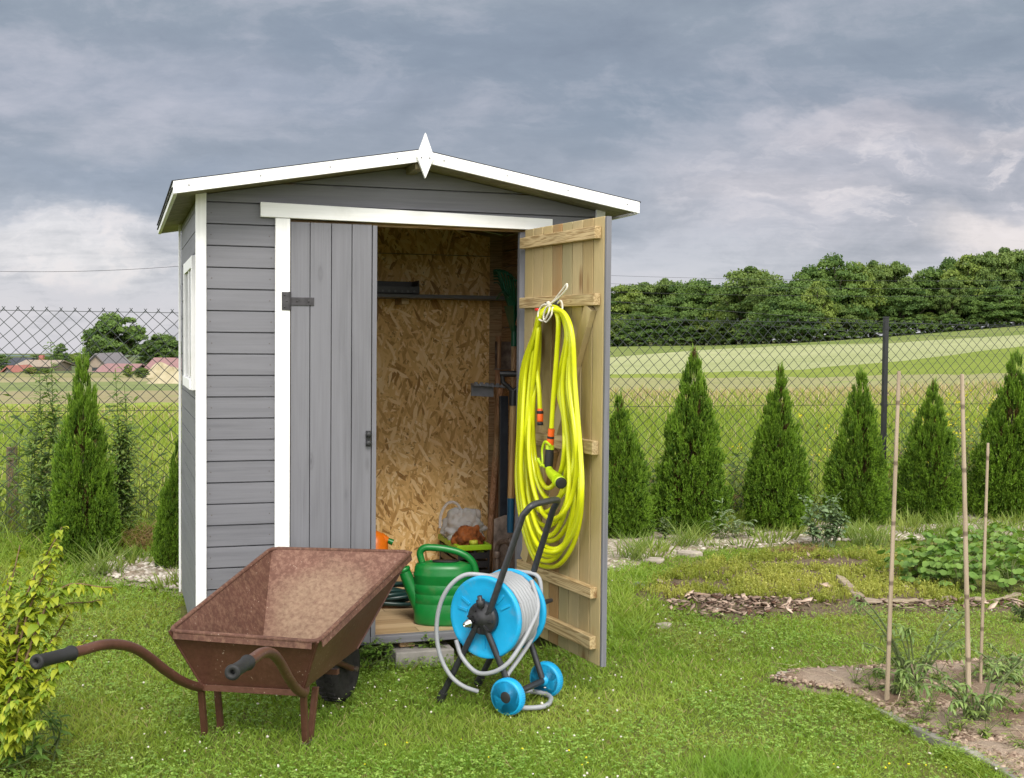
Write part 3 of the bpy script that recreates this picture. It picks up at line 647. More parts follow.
bagm = Mat('clear_plastic_film', .25, .5); bagm.color((.72, .73, .75)); bagm.b.inputs['Transmission Weight'].default_value = .55; bagm.b.inputs['IOR'].default_value = 1.15; bagm.b.inputs['Alpha'].default_value = .8
pb = facing(464, 524, (cx0+.15, 1.2, 0)); 
b1 = thing('plastic_bag', 'crumpled pale plastic bag with a carry loop in the lime rimmed crate', 'bag', (cx0+.10, 1.26, floor_in))
lump('bag', (cx0+.105, 1.24, floor_in+.095), (.098, .12, .105), None, 5, .65, lo=floor_in+.001).build('film', bagm.m, b1)
f = MB(); q0 = (cx0+.05, 1.25, 0); f.tube(catmull(facing_path([(440, 528), (441, 515), (446, 505), (452, 502), (458, 505), (462, 514)], q0), 6), .009, 8, flat=.35); f.build('carry_loop', bagm.m, b1)
brown = Mat('brown_cloth', .8, .15); bn = brown.noise(brown.co(), 18, 5, .6); brown.color(brown.ramp(bn, [(.35, (.10, .035, .015)), (.55, (.28, .085, .022)), (.75, (.20, .10, .06))])); brown.bump(bn, .5, .01)
b2 = lump('cloth', (cx0+.085, 1.07, floor_in+.062), (.075, .055, .068), None, 11, .65, lo=floor_in+.001).build('rumpled_cloth', brown.m)
tag(b2, 'rumpled rust brown cloth bundle in front of the plastic bag in the crate', 'cloth')
lc = facing(466, 538.5, (cx0+.14, 1.0, 0))
f = MB(); f.lathe([(.024, 0), (.024, .018), (.02, .022), (0, .023)], (cx0+.10, 1.008, ct+.001), (0, 0, 1), 20); tag(f.build('jar_lid', plain('yellow_plastic', (.52, .56, .06), .4), None), 'small round yellow lid lying on the rim of the crate', 'lid')
# orange sprayer behind the closed leaf
ob = np.array([wall_pt(374.5, 545, .85)[0], .85, .125]); zt = wall_pt(383, 531, .85)[2]
orange = plain('orange_plastic', (.75, .17, .008), .35, .5)
sp_ = thing('spray_bottle', 'orange plastic spray bottle with green nozzle beside the closed door leaf', 'bottle', ob); H_ = zt-.125
f = MB(); f.lathe([(.06, 0), (.072, .01), (.074, H_*.6), (.070, H_*.82), (.050, H_*.95), (.02, H_), (0, H_)], ob, (0, 0, 1), 26); f.tube([ob+RH*.03+UPZ*H_*.9, ob+RH*.070+UPZ*H_*.86], [.03, .017], 12); f.build('body', orange, sp_)
f = MB(); f.tube([ob+RH*.069+UPZ*H_*.862, ob+RH*.095+UPZ*H_*.83], [.014, .017], 12); f.build('nozzle', green_pl, sp_)
# coil of dark hose on the floor
f = MB(); hc = gp(388, 600, .14); rg = np.random.default_rng(3); pth = []
for k in range(7):
    for a in np.arange(0, 2*PI, .35):
        rr = .150+.03*math.sin(k*1.7)+.012*math.sin(a*2+k); pth.append(hc+RH*(rr*1.05*math.cos(a)+.02*math.sin(k*2.1))+FH*(rr*.85*math.sin(a))+UPZ*(.0+.0105*k+.006*math.sin(a*3+k)))
f.tube(catmull(pth, 2), .0105, 8); tag(f.build('coiled_hose', plain('dark_green_hose', (.008, .035, .032), .35, .5), None), 'dark green hose coiled on the shed floor by the watering can spout', 'hose')
# long tools leaning in the right rear corner
old_w = pine('weathered_handle', 2, (.40, .225, .13), rough=.7); pale_w = pine('ash_handle', 2, (.46, .28, .11), rough=.5)
grey_pl = plain('grey_plastic', (.20, .205, .225), .5, .4, var=.2); steel = plain('rusty_steel', (.17, .13, .105), .55, .5, .6, var=.5, scale=25, bump=.3)
blue_pt = plain('blue_paint', (.012, .09, .17), .4, .45)
foot = gp(487, 575, .125); foot = np.array([min(foot[0], 1.72), min(foot[1], 1.26), .125])
hd = wall_pt(501, 385, .95)
t = thing('floor_scraper', 'upturned grey scraper with wide ridged head and brown handle leaning by the strand board', 'scraper', foot)
f = MB(); f.tube([foot, foot*.5+(hd+UPZ*-.01)*.5, hd+UPZ*-.012], .0175, 10); f.build('handle', old_w, t)
f = MB(); L0, L1 = wall_pt(473, 384.5, .95), wall_pt(521, 387.5, .95); ex = L1-L0; L = np.linalg.norm(ex)
f.obox(L0+np.array([0, -.02, -.006]), ex, (0, .07, 0), (0, 0, .012))
for k in range(9): f.obox(L0+ex*(k/9+.01)+np.array([0, -.026, -.007]), ex*(.6/9), (0, .012, 0), (0, 0, .022))
f.obox(L0+np.array([0, .028, -.062]), ex*.46, (0, .016, 0), (0, 0, .068)); f.build('head', grey_pl, t, .002)
f2 = gp(494.5, 576, .125); f2[0] = min(f2[0], 1.75); h2 = wall_pt(498.5, 336, 1.22)
t = thing('border_shovel', 'upturned shovel with small dull steel blade leaning in the corner of the shed', 'shovel', f2)
f = MB(); f.tube([f2, h2], .0165, 10); f.build('handle', old_w, t)
f = MB(); bl = wall_pt(508, 355, 1.20); wv_ = np.array([.075, 0, 0]); f.grid(lambda u, v: bl+np.array([(u-.5)*.15, .02*math.cos((u-.5)*3)+0, (v-.5)*.15]), 9, 7); f.grid(lambda u, v: bl+np.array([(.5-u)*.15, .02*math.cos((u-.5)*3)+.004, (v-.5)*.15]), 9, 7)
f.box(tuple(bl+np.array([-.078, -.004, -.083])), tuple(bl+np.array([.078, .012, -.075]))); f.build('blade', steel, t)
sb = np.array([1.735, .62, .125]); top = wall_pt(513.5, 384, .62); sb[0] = wall_pt(509, 575, .62)[0]
t = thing('digging_spade', 'spade with black grip, pale wooden shaft and blue socket leaning at the door jamb', 'spade', sb)
j = lambda k: sb+(top-sb)*k
zf = (wall_pt(511, 498, .62)[2]-sb[2])/(top[2]-sb[2])
f = MB(); f.tube([j(zf-.02), j(.93)], .0185, 12); f.build('shaft', pale_w, t)
f = MB(); f.tube([j(zf-.16), j(zf-.0)], [.017, .0205], 12); f.build('socket', blue_pt, t)
f = MB(); bw_ = .085
f.prism([j(.0)+RH*-.02, j(.06)+RH*-bw_, j(zf-.10)+RH*-bw_, j(zf-.08)+RH*-.03, j(zf-.08)+RH*.03, j(zf-.10)+RH*bw_, j(.06)+RH*bw_, j(.0)+RH*.02], FH*.006); f.build('blade', steel, t, .001)
for s_ in (-1, 1): f = MB(); f.tube([j(.965), j(1.0)+RH*(.055*s_)+UPZ*.01, j(1.0)+RH*(.058*s_)+UPZ*.05], .012, 10); f.build('grip_arm', black_pl, t)
f = MB(); f.tube([j(.90), j(.97)], .0225, 12); f.build('collar', black_pl, t)
f = MB(); f.tube([j(1.0)+RH*-.07+UPZ*.052, j(1.0)+RH*.07+UPZ*.052], .016, 12); f.build('grip', black_pl, t)
ba = wall_pt(502.5, 577, .78); ba[2] = .126; bt = wall_pt(503.5, 396, .78)
f = MB(); f.obox(ba+np.array([-.022, -.015, 0]), (.044, 0, 0), (0, .03, 0), bt-ba); tag(f.build('steel_bar', plain('dark_blue_steel', (.03, .035, .045), .45, .5, .5, var=.3), None, .002), 'dark grey square steel bar standing between the brown handles and the spade', 'bar')
p0 = np.array([*wall_pt(497, 577, .55)[:2], .126]); p1 = wall_pt(497, 546, .55); p2 = wall_pt(512, 541, .45)
t = thing('iron_pipe', 'short rusty iron pipe with an elbow standing on the shed floor near the spade', 'pipe', p0)
f = MB(); f.tube(catmull([p0, p0*.3+p1*.7, p1+UPZ*-.02, p1*.75+p2*.25+UPZ*.012, p2], 6), .014, 10); f.build('body', steel, t)
f = MB(); f.lathe([(.019, 0), (.021, .004), (.021, .03), (.019, .034)], p1+UPZ*-.06, (0, 0, 1), 16); f.build('collar', steel, t); f = MB(); f.lathe([(.019, 0), (.021, .004), (.021, .03), (.019, .034)], p2-unit(p2-p1)*.03, p2-p1, 16); f.build('collar', steel, t)
# leaf rake hanging high on the right wall
rk = plain('dark_green_rake', (.004, .075, .035), .4, .4)
rc = wall_pt(514, 331, .75); t = thing('leaf_rake', 'dark green fan leaf rake hanging on the right wall above the tools', 'rake', rc)
f = MB()
for k in range(13):
    a = (k-6)/6*.62; tip = rc+UPZ*(.30*math.cos(a))+np.array([.0, -1, 0])*(.27*math.sin(a))+np.array([-.08, 0, 0])*abs(1-abs(a)); tip2 = tip+np.array([-.035, 0, .012])
    f.tube(catmull([rc+UPZ*.02, rc*.5+tip*.5+np.array([.01, 0, 0]), tip, tip2], 4), .0055, 6, flat=.5)
f.tube(catmull([rc+UPZ*.17+np.array([-.06, .115, 0]), rc+UPZ*.2+np.array([-.065, 0, 0]), rc+UPZ*.17+np.array([-.06, -.115, 0])], 6), .007, 6)
f.prism([rc+np.array([-.01, .03, .0]), rc+np.array([-.01, -.03, .0]), rc+np.array([-.03, -.085, .13]), rc+np.array([-.03, .085, .13])], (.006, 0, 0)); f.build('tines', rk, t)
f = MB(); f.tube([rc+UPZ*.03, rc+UPZ*-.08], .016, 10); f.build('socket', rk, t)
f = MB(); f.tube([rc+UPZ*-.08, rc+np.array([.03, .12, -.85])], .0135, 10); f.build('handle', old_w, t)

# ------------------------------------------------------------------ yellow hose on the door
hm = Mat('yellow_hose', .32, .5); hn_ = hm.noise(hm.co(), 9, 6, .7); hm.color(hm.mix(hm.ramp(hn_, [(.55, 0.0), (.75, .35)]), (.60, .64, .008), (.36, .36, .06))); hm.bump(hm.noise(hm.co(), 30, 2), .05, .002)
yel = hm.m; lime2 = plain('lime_trim', (.40, .55, .01), .35, .5); conn = plain('orange_connector', (.72, .11, .01), .4, .45); soft_b = plain('soft_black', (.018, .018, .018), .6, .3)
yh = thing('yellow_hose', 'bright yellow garden hose hanging in a long coil on the open door', 'hose', dpt(551, 306, .0))
f = MB(); rg = np.random.default_rng(12)
loops = [(516, 582, 567, .045), (518, 579.5, 556, .062), (520.5, 577, 541, .050), (519, 574, 561, .080), (523, 571, 526, .068), (526, 580.5, 549, .092), (522, 567, 512, .084), (529, 575, 500, .100), (525, 569.5, 536, .108), (532, 565, 488, .092), (528, 577, 519, .120), (520, 582, 552, .125)]
R_H = .0104; pts = []
for (xl, xr, yb, off) in loops:
    o = off-.008; jx = rg.uniform(-1.5, 1.5); xm = (xl+xr)/2; H2 = yb-308; w = xr-xl
    cp = [(551+jx, 307.5+rg.uniform(-1, 3)), (561+jx+(xr-566)*.15, 314), (567+(xr-566)*.33, 336), (xr-7, 385), (xr-1.5, 308+H2*.6), (xr-.4, 308+H2*.76), (xm+w*.40, 308+H2*.89), (xm+w*.20, yb-5), (xm-1, yb), (xm-w*.22, yb-8), (xl+w*.10, 308+H2*.84), (xl+1, 308+H2*.68), (xl+1+w*.02, 308+H2*.5), (xl+6, 372), (534+(xl-516)*.34, 335), (540+jx, 316)]
    k = len(cp)
    for i, (x, y) in enumerate(cp): pts.append(dpt(x, y, o+.012*math.sin(i*1.9+xl)*(1 if 2 < i < 14 else .4)))
pts = [dpt(540, 410, .085), dpt(539, 390, .09), dpt(536.5, 360, .09), dpt(538, 330, .085), dpt(544, 311, .08)]+pts+[dpt(551, 309, .10), dpt(558, 318, .11), dpt(557, 350, .105), dpt(553.5, 395, .10), dpt(551.5, 428, .098)]
f.tube(catmull(pts, 6), R_H, 9); f.build('tubing', yel, yh)
e0 = dpt(540, 409, .085); dn = unit(dpt(540, 424, .085)-dpt(539.8, 409, .085)); f = MB(); f.lathe([(.011, -.002), (.012, .006), (.0130, .012), (.0140, .02), (.0140, .05), (.0130, .055), (.0, .056)], e0, dn, 18); c1 = f.build('coupling', conn, yh)
f = MB(); f.lathe([(.0140, 0), (.0148, .002), (.0148, .010), (.0140, .013)], e0+dn*.008, dn, 18); f.build('coupling_ring', soft_b, c1); f = MB(); f.lathe([(.0135, 0), (.0135, .014), (.0, .0145)], e0+dn*.0562, dn, 18); f.build('coupling_ring', soft_b, c1)
g0 = dpt(551.5, 429, .098); g1 = dpt(550, 445, .10); g2 = dpt(548.5, 467, .105); g3 = dpt(550, 472, .11); g4 = dpt(560, 482, .135)
f = MB(); f.tube([g0, g0*.55+g1*.45], .0142, 16); f.tube([g0*.4+g1*.6, g1], .0158, 16); c2 = f.build('coupling', conn, yh)
f = MB(); f.tube([g0*.55+g1*.45, g0*.4+g1*.6], .0150, 16); f.build('coupling_ring', soft_b, c2)
gun = MB(); gun.tube([g1, g1*.8+g2*.2], .0185, 16); gun.tube(catmull([g2, g3, g3*.6+g4*.4, g4*.82+g3*.18], 5), [.014+.0008*k for k in range(16)], 14)
lv = catmull([dpt(551, 446, .112), dpt(545, 442, .118), dpt(542, 450, .12), dpt(542.5, 462, .12), dpt(540.5, 466, .125)], 5); gun.tube(lv, .0068, 8, flat=.6); gun.tube(catmull([dpt(538, 459, .12), dpt(541, 464, .12), dpt(546, 467, .115)], 4), .008, 8)
spg = gun.build('spray_gun', lime2, yh)
f = MB(); f.tube([g1*.8+g2*.2, g1*.45+g2*.55, g2], [.017, .0195, .0175], 16); ax_ = unit(g4-g3)
f.build('grip', soft_b, spg)
f = MB(); f.lathe([(.014, 0), (.022, .012), (.0225, .018), (.021, .02)], g3*.35+g4*.65, ax_, 22); f.build('collar', soft_b, spg)
f = MB(); f.lathe([(.021, 0), (.0235, .001), (.023, .010), (.018, .012), (0, .011)], g4+ax_*.0105, ax_, 22); f.build('nozzle', soft_b, spg)
f = MB(); f.lathe([(.0226, 0), (.0252, .002), (.0252, .010), (.024, .012)], g4-ax_*.004, ax_, 22); f.build('nozzle_ring', lime2, spg)
# cord that ties the coil
cordm = plain('white_cord', (.66, .62, .52), .8, .15, var=.15, scale=120, bump=.4)
cd = thing('tie_cord', 'knotted off-white cord tying the yellow hose to the hook on the door', 'cord', dpt(551, 303, .05))
f = MB(); f.tube(catmull([dpt(549, 306, .10), dpt(556, 298, .10), dpt(564, 287.5, .095), dpt(567, 284, .092), dpt(566.5, 289, .095), dpt(560, 296.5, .10), dpt(553, 302, .105), dpt(548, 304, .11)], 6), .0040, 7)
f.tube(catmull([dpt(549, 305, .115), dpt(543, 305, .12), dpt(538.5, 312, .125), dpt(539, 319, .128), dpt(544, 320.5, .13), dpt(548.5, 313, .128), dpt(550, 306, .12)], 6), .0040, 7)
f.tube(catmull([dpt(551, 305, .12), dpt(546, 308, .128), dpt(543.5, 317, .13), dpt(546, 322, .128), dpt(551, 316, .13), dpt(553, 307, .12)], 6), .0038, 7); f.build('loops', cordm, cd)
f = MB(); lk = dpt(550, 304.5, .11)
for k in range(3): f.lathe([(.008, -.004), (.0105, 0), (.008, .004)], lk+DN*.004*k+UPZ*(.004*(k-1)), (.4*k, .5, 1-.5*k), 12)
f.tube(catmull([dpt(557, 304, .03), dpt(561, 301, .06), dpt(562.5, 308, .08), dpt(559, 313, .10), dpt(553, 308, .115)], 5), .0042, 7); f.build('knot', cordm, cd)
f = MB(); f.obox(dpt(537, 311, .10), DD*.022, UPZ*.012, DN*.012); tag(f.build('plastic_clip', plain('red_plastic', (.55, .03, .02), .4), yh, .003), 'red clip')

# ------------------------------------------------------------------ hose reel
ra = np.array([.760, .650, 0]); ra = unit(ra); rbv = np.array([ra[1], -ra[0], 0])
W1 = np.array([1.129, -.856, 0.0]); RW = .36
rl = lambda px, py, k=0.0: on_plane(px, py, W1, ra)+ra*k
rp = lambda px, py, k: on_plane(px, py, W1+ra*k, ra)
hub = rl(483, 618); blue = plain('blue_plastic', (.010, .325, .60), .42, .42, var=.08, dirt=.28); tube_m = plain('dark_grey_tube', (.035, .036, .040), .42, .5, .3, var=.25, scale=60)
reel = thing('hose_reel', 'wheeled hose reel with blue drum and wound grey hose on the grass', 'hose reel', (hub[0]+ra[0]*.15, hub[1]+ra[1]*.15, 0))
DR = .163; dw0, dw1 = .020, .208
def flange(k, s):
    m = MB(); c = hub+ra*k
    m.lathe([(.052, .0), (.075, -.004*s), (.120, -.004*s), (.148, -.010*s), (.158, -.014*s), (DR, -.010*s), (DR+.002, .0), (DR, .010*s), (.150, .008*s), (.06, .008*s), (.052, .006*s)], c, ra, 56)
    for q in range(6):      # raised ribs and slots moulded in the disc
        a = q//2*2*PI/3+.5+(q % 2)*.34; d1 = rbv*math.cos(a)+UPZ*math.sin(a); d2 = np.cross(ra, d1)
        m.obox(c+d1*.085-d2*.005-ra*.009*s, d1*.045, d2*.010, ra*.006*s)
    return m
for k, s in ((dw0, 1), (dw1, -1)):
    fo = flange(k, s).build('drum_flange', blue, reel)
f = MB(); f.lathe([(.09, 0), (.09, dw1-dw0-.02)], hub+ra*(dw0+.01), ra, 32); f.build('drum_core', blue, reel)
hubm = MB(); hubm.lathe([(.0, -.030), (.022, -.029), (.030, -.020), (.056, -.017), (.064, -.012), (.066, -.004), (.066, .012), (0, .012)], hub, ra, 32)
for a in np.arange(0, 2*PI, PI/4):
    d1 = rbv*math.cos(a)+UPZ*math.sin(a); hubm.obox(hub+d1*.036-ra*.026, d1*.022, np.cross(ra, d1)*.008, ra*.014)
hubm.lathe([(.014, 0), (.018, .004), (.018, .03), (.010, .034), (.010, .048), (.0, .049)], hub+UPZ*.045-ra*.012, UPZ-ra*.3, 14)
hubm.build('hub', black_pl, reel)
f = MB(); cn = hub+rbv*-.028+UPZ*-.012-ra*.03; f.lathe([(.012, 0), (.012, .015), (.0165, .017), (.0165, .026), (.012, .028), (.0125, .040), (.009, .041), (.009, .048), (.006, .048), (.005, .03), (0, .03)], cn, -ra-UPZ*.15-rbv*.2, 18); f.build('connector', plain('chrome', (.6, .6, .6), .22, .5, 1.0, var=.05), reel)
ft = rl(442, 693); ft[2] = .008; wc = rl(508, 696); wc[2] = .066; wbot = wc.copy()
h1 = rl(491, 612); h2_ = rl(524.5, 515); h3_ = rl(530.5, 507.5)
wtop = .262
fr = MB(); rt = .0128
near, farr = -.012, wtop
for k in (near, farr):
    fr.tube([hub+ra*k+rbv*-.005, ft+ra*k], rt, 10); fr.tube([hub+ra*k+rbv*.008+UPZ*-.01, wc+ra*(.028 if k == near else farr)+UPZ*.012], rt, 10)
fr.tube([wc, wc+ra*(farr+.03)], .0125, 10); fr.tube([hub+ra*near, hub+ra*farr], .010, 10)
fr.build('frame', tube_m, reel)
f = MB()
hn, hf = near, .222
pth = [h1+ra*hn, h2_+ra*hn, h3_+ra*(hn+.012)+UPZ*.003, h3_+ra*(hn+.045)+UPZ*.012+rbv*.006, h3_+ra*(hf-.045)+UPZ*.012+rbv*.006, h3_+ra*(hf-.012)+UPZ*.003, h2_+ra*hf, h1+ra*(hf+.03)]
dense = np.vstack([pth[0:1], pth[1:2], catmull(pth[1:4], 5)[1:], catmull(pth[4:7], 5), pth[7:8]]); f.tube(dense, .0130, 12); f.build('handle', tube_m, reel)
for pth_ in (ft,):
    for k in (near, farr):
        f = MB(); f.tube([pth_+ra*k+unit(hub-ft)*.035, pth_+ra*k-unit(hub-ft)*.004], .0175, 10); f.build('foot_cap', black_pl, reel)
for k, s in ((0.0, 1), (farr+.034, -1)):
    c = wc+ra*k; RWH = .071
    m = MB(); m.lathe([(RWH-.006, -.019), (RWH, -.014), (RWH, .014), (RWH-.006, .019), (RWH-.013, .017), (RWH-.013, -.012), (RWH-.008, -.019)], c, ra, 40)
    for q in range(48):
        a = q*PI/24; d1 = rbv*math.cos(a)+UPZ*math.sin(a); m.obox(c+d1*(RWH-.001)-np.cross(ra, d1)*.0012-ra*.013, d1*.0025, np.cross(ra, d1)*.0024, ra*.026)
    wh = m.build('wheel', blue, reel)
    m = MB(); m.lathe([(.02, -.010*s), (RWH-.012, -.008*s), (RWH-.012, -.002*s), (.02, -.003*s)], c, ra, 40)
    for q in range(6):
        a = q*PI/3+.4; d1 = rbv*math.cos(a)+UPZ*math.sin(a); d2 = np.cross(ra, d1); m.obox(c+d1*.022-d2*.003-ra*.016*s, d1*.036, d2*.006, ra*.026*s)
    m.build('disc', blue, wh)
    m = MB()
    if s == 1: m.lathe([(0, -.021), (.018, -.0205), (.029, -.017), (.031, -.004)], c, ra, 24); m.build('hub_cap', black_pl, wh)
    else: m.lathe([(.021, -.03), (.021, .004), (.0, .006)], c-ra*.004, ra, 20); m.build('hub_cap', blue, wh)
f = MB(); cr = hub+ra*(farr+.005); f.tube([cr, cr+ra*.03, cr+ra*.032+rbv*.075+UPZ*.01], .009, 8); f.tube([cr+ra*.03+rbv*.075+UPZ*.01, cr+ra*.115+rbv*.09+UPZ*.015], [.013, .009], 10); f.build('crank', black_pl, reel)
ghm = Mat('grey_hose', .42, .45); ghm.color((.285, .295, .31)); ghm.bump(ghm.noise(ghm.co(), 200, 2), .15, .002); gh = ghm.m
f = MB(); pts = []; nt_ = 12; hr = .0113
for lay, (rr, n) in enumerate(((.124, 7), (.1485, 7))):
    for k in range(n*18):
        a = k/18*2*PI; u = k/(n*18); u = u if lay == 0 else 1-u; u += .012*math.sin(k*.21+lay)*math.sin(PI*u)
        pts.append(hub+ra*(dw0+.022+u*(dw1-dw0-.044))+rr*(rbv*math.cos(a+.8)+UPZ*math.sin(a+.8)))
# loose last turn over the near flange, down to the grass
f.tube(pts, hr, 8); hose_o = f.build('wound_hose', gh, reel)
f = MB(); k2 = -.05
lo = [hub+ra*(.085)+(rbv*.1+UPZ*.99)*.148, hub+ra*.040+(rbv*-.16+UPZ*.985)*.163, rp(465, 575, -.0), rp(450, 586, -.03), rp(440, 605, -.045), rp(436.5, 630, -.05), rp(440, 655, -.05), rp(450, 675, -.04), rp(463, 686, -.02), rp(478, 691.5, .02)]
f.tube(catmull(lo, 8), hr*.80, 10)
lo2 = [rp(456, 640, -.02), rp(462, 657, -.025), rp(476, 672, -.025), rp(492, 672.5, -.02), rp(507, 664, .0), rp(519, 648, .04), rp(530, 628, .10), rp(538, 606, .17), hub+ra*.19+(rbv*.62+UPZ*.76)*.172]
f.tube(catmull(lo2, 8), hr*.80, 10)
lo3 = [hub+ra*.21+(rbv*.1+UPZ*.99)*.158, hub+ra*.24+(rbv*.6+UPZ*.78)*.178, rp(541, 600, .23), rp(540, 618, .22), rp(531, 640, .18), rp(518, 660, .08), rp(507, 676, .03), rp(503, 690, .02)]
f.tube(catmull(lo3, 8), hr*.80, 10)
e1 = gp(520, 708, .02); f.tube(catmull([gp(512, 706, .03), gp(527, 708, .012), gp(545, 706, .012), gp(551, 699, .012), gp(545, 694, .014), gp(528, 691, .02), gp(514, 692, .04)], 7), hr*.9, 10)
f.build('loose_turns', gh, reel)

# ------------------------------------------------------------------ wheelbarrow
def rust_mat(name, dust, worn=False):
    m = Mat(name, .5, .35); o = m.co(); n1 = m.noise(o, 5, 6, .65); n2 = m.noise(o, 60, 4, .7); n3 = m.noise(m.co((1, 1, .45)), 42, 5, .75)
    c = m.ramp(m.math('ADD', m.math('MULTIPLY', n1, .6), m.math('MULTIPLY', n2, .4)), [(.32, (.056, .025, .016)), (.52, (.090, .038, .025)), (.70, (.128, .060, .042))])
    sc = m.ramp(m.noise(m.co((40, 40, 6)), 1.0, 5, .75), [(.66, 0.0), (.72, .65)]); c = m.mix(sc, c, (.34, .24, .18))
    sp = m.ramp(m.voro(o, 55), [(.10, .8), (.16, 0.0)]); sp = m.math('MULTIPLY', sp, m.ramp(n1, [(.5, 0.0), (.6, 1.0)])); c = m.mix(sp, c, (.42, .33, .26))
    if worn:
        wd_ = m.ramp(m.math('ADD', m.math('MULTIPLY', n3, .5), m.math('MULTIPLY', n2, .5)), [(.47, 0.0), (.62, .38)]); c = m.mix(wd_, c, (.24, .145, .09)); m.rough(.75)
    if dust:
        d = m.ramp(m.math('ADD', m.math('MULTIPLY', n3, .55), m.math('MULTIPLY', n2, .45)), [(.46, 0.0), (.62, .42)]); c = m.mix(.35, c, (.175, .088, .062)); c = m.mix(d, c, (.33, .20, .14))
        dc = m.node('ShaderNodeVectorMath'); dc.operation = 'DISTANCE'; m.link(m.co((1, 1, 1)), dc.inputs[0]); dc.inputs[1].default_value = dust
        dn_ = m.math('ADD', dc.outputs['Value'], m.math('MULTIPLY', m.math('SUBTRACT', n1, .5), .12))
        k = m.math('MULTIPLY', m.ramp(dn_, [(.14, .62), (.25, 0.0)]), m.ramp(n2, [(.32, .30), (.6, 1.0)])); c = m.mix(k, c, (.27, .195, .125))
        m.rough(.75)
    elif not worn: m.rough(m.math('ADD', .26, m.math('MULTIPLY', n2, .3)))
    m.color(c); m.bump(n2, .18, .003); return m.m
ZN, ZF = .42, .585
A_, B_ = gp(169, 631, ZN), gp(318, 642, ZN); C_, D_ = gp(411.5, 552, ZF), gp(271.5, 548.5, ZF)
bl, br = gp(201, 684, .215), gp(303.5, 690, .215); fr_ = gp(357, 649, .270); fl_ = bl+(fr_-br)
org = (A_+B_+C_+D_)/4; org[2] = 0
barrow = thing('wheelbarrow', 'rusty brown metal wheelbarrow parked on the grass before the closed door', 'wheelbarrow', org)
bf = unit(((C_+D_)-(A_+B_))*np.array([1, 1, 0])); bs = np.array([bf[1], -bf[0], 0])
top = [A_, B_, C_, D_]; bot = [bl, br, fr_, fl_]; cen_ = sum(top+bot)/8
ins_t = [p_+unit(sum(top)/4-p_)*.008 for p_ in top]; ins_b = [p_+unit(sum(bot)/4-p_)*.012+UPZ*.006 for p_ in bot]
rust_in = rust_mat('dusty_barrow_paint', tuple((on_plane(322, 612, (C_+D_)/2, np.cross(C_-D_, fl_-D_))-org).tolist())); rust = rust_mat('barrow_paint', None); rust_side = rust_mat('worn_side_paint', None, True)
f = MB()
def panel(mb, a, b, c_, d, n=(14, 10), dent=.0018, mi=0, seed=0):
    nn_ = unit(np.cross(b-a, d-a))
    def fn(u, v):
        p_ = a*(1-u)*(1-v)+b*u*(1-v)+c_*u*v+d*(1-u)*v; e = min(u, 1-u, v, 1-v)
        return p_+nn_*dent*min(1, e*5)*math.sin(u*5+seed)*math.cos(v*4+seed*2)
    mb.grid(fn, *n, mi)
for i in range(4):
    j2 = (i+1) % 4; panel(f, bot[i], bot[j2], top[j2], top[i], seed=i); panel(f, ins_b[j2], ins_b[i], ins_t[i], ins_t[j2], mi=1 if i == 2 else 2, seed=i)
f.add(bot, [(3, 2, 1, 0)], 0); f.add(ins_b, [(0, 1, 2, 3)], 1)
tray = f.build('tray', [rust, rust_in, rust_side], barrow)
# rolled rim with flat lip
f = MB(); rimp = []
for i in range(4):
    a, b = top[i-1], top[i]; c_ = top[(i+1) % 4]; q = .028
    rimp += [b+unit(a-b)*q, b+(unit(a-b)+unit(c_-b))*q*.30, b+unit(c_-b)*q]
f.tube(rimp, .0085, 10, closed=True)
for i in range(4):
    a, b = top[i], top[(i+1) % 4]; oo = unit(np.cross(b-a, UPZ)); 
    f.prism([a+unit(b-a)*.02+oo*.006, b-unit(b-a)*.02+oo*.006, b-unit(b-a)*.02+oo*.011+UPZ*-.024, a+unit(b-a)*.02+oo*.011+UPZ*-.024], oo*-.0035)
f.build('rim', rust_mat('scuffed_rim_paint', None, True), tray)
for i in range(4): f = MB(); f.tube([bot[i], top[i]], .0042, 8); f.build('seam', rust, tray)
# tubes: handles run on under the tray to the wheel
SL, SR = bl+np.array([0, 0, -.012]), br+np.array([0, 0, -.012])
def hdir(b): return np.array([math.sin(math.radians(b)), math.cos(math.radians(b)), 0])
grips = []
def hpath(S, bear, pxs, zoff=0):
    h = hdir(bear); n_ = np.cross(h, UPZ); return [on_plane(x, y, S, n_) for x, y in pxs]
lp = hpath(SL, 211.8, [(199, 687), (182, 681), (165, 670), (150, 658), (135, 648.5), (119, 644.5), (102, 645), (85, 649.5), (72, 653), (36, 662)])
rel = [(np.hypot(*(q-SL)[:2]), q[2]) for q in lp]
h_r = hdir(199.8); rp_ = [SR+h_r*s_+UPZ*(z_-SR[2]) for s_, z_ in rel]
for P_, S in ((lp, SL), (rp_, SR)):
    other = S+bf*.62+UPZ*-.02
    f = MB(); mid = S*.45+(SL+SR)/2*.55
    f.tube(np.vstack([catmull([S+bf*.10+unit((SL+SR)/2-S)*.04+UPZ*.006, S+bf*.03+unit((SL+SR)/2-S)*.008+UPZ*.002]+P_[:-2]+[P_[-2]], 6)]), .0165, 12); ho = f.build('handle', rust, barrow)
    g = MB(); d_ = unit(P_[-1]-P_[-2]); g.lathe([(.0172, -.004), (.0225, .0), (.0235, .006), (.0195, .012), (.0190, .10), (.0195, np.linalg.norm(P_[-1]-P_[-2])-.012), (.0225, np.linalg.norm(P_[-1]-P_[-2])-.006), (.021, np.linalg.norm(P_[-1]-P_[-2])), (.008, np.linalg.norm(P_[-1]-P_[-2])+.001), (.007, np.linalg.norm(P_[-1]-P_[-2])-.02), (0, np.linalg.norm(P_[-1]-P_[-2])-.02)], P_[-2], d_, 20); g.build('grip', soft_b, ho)
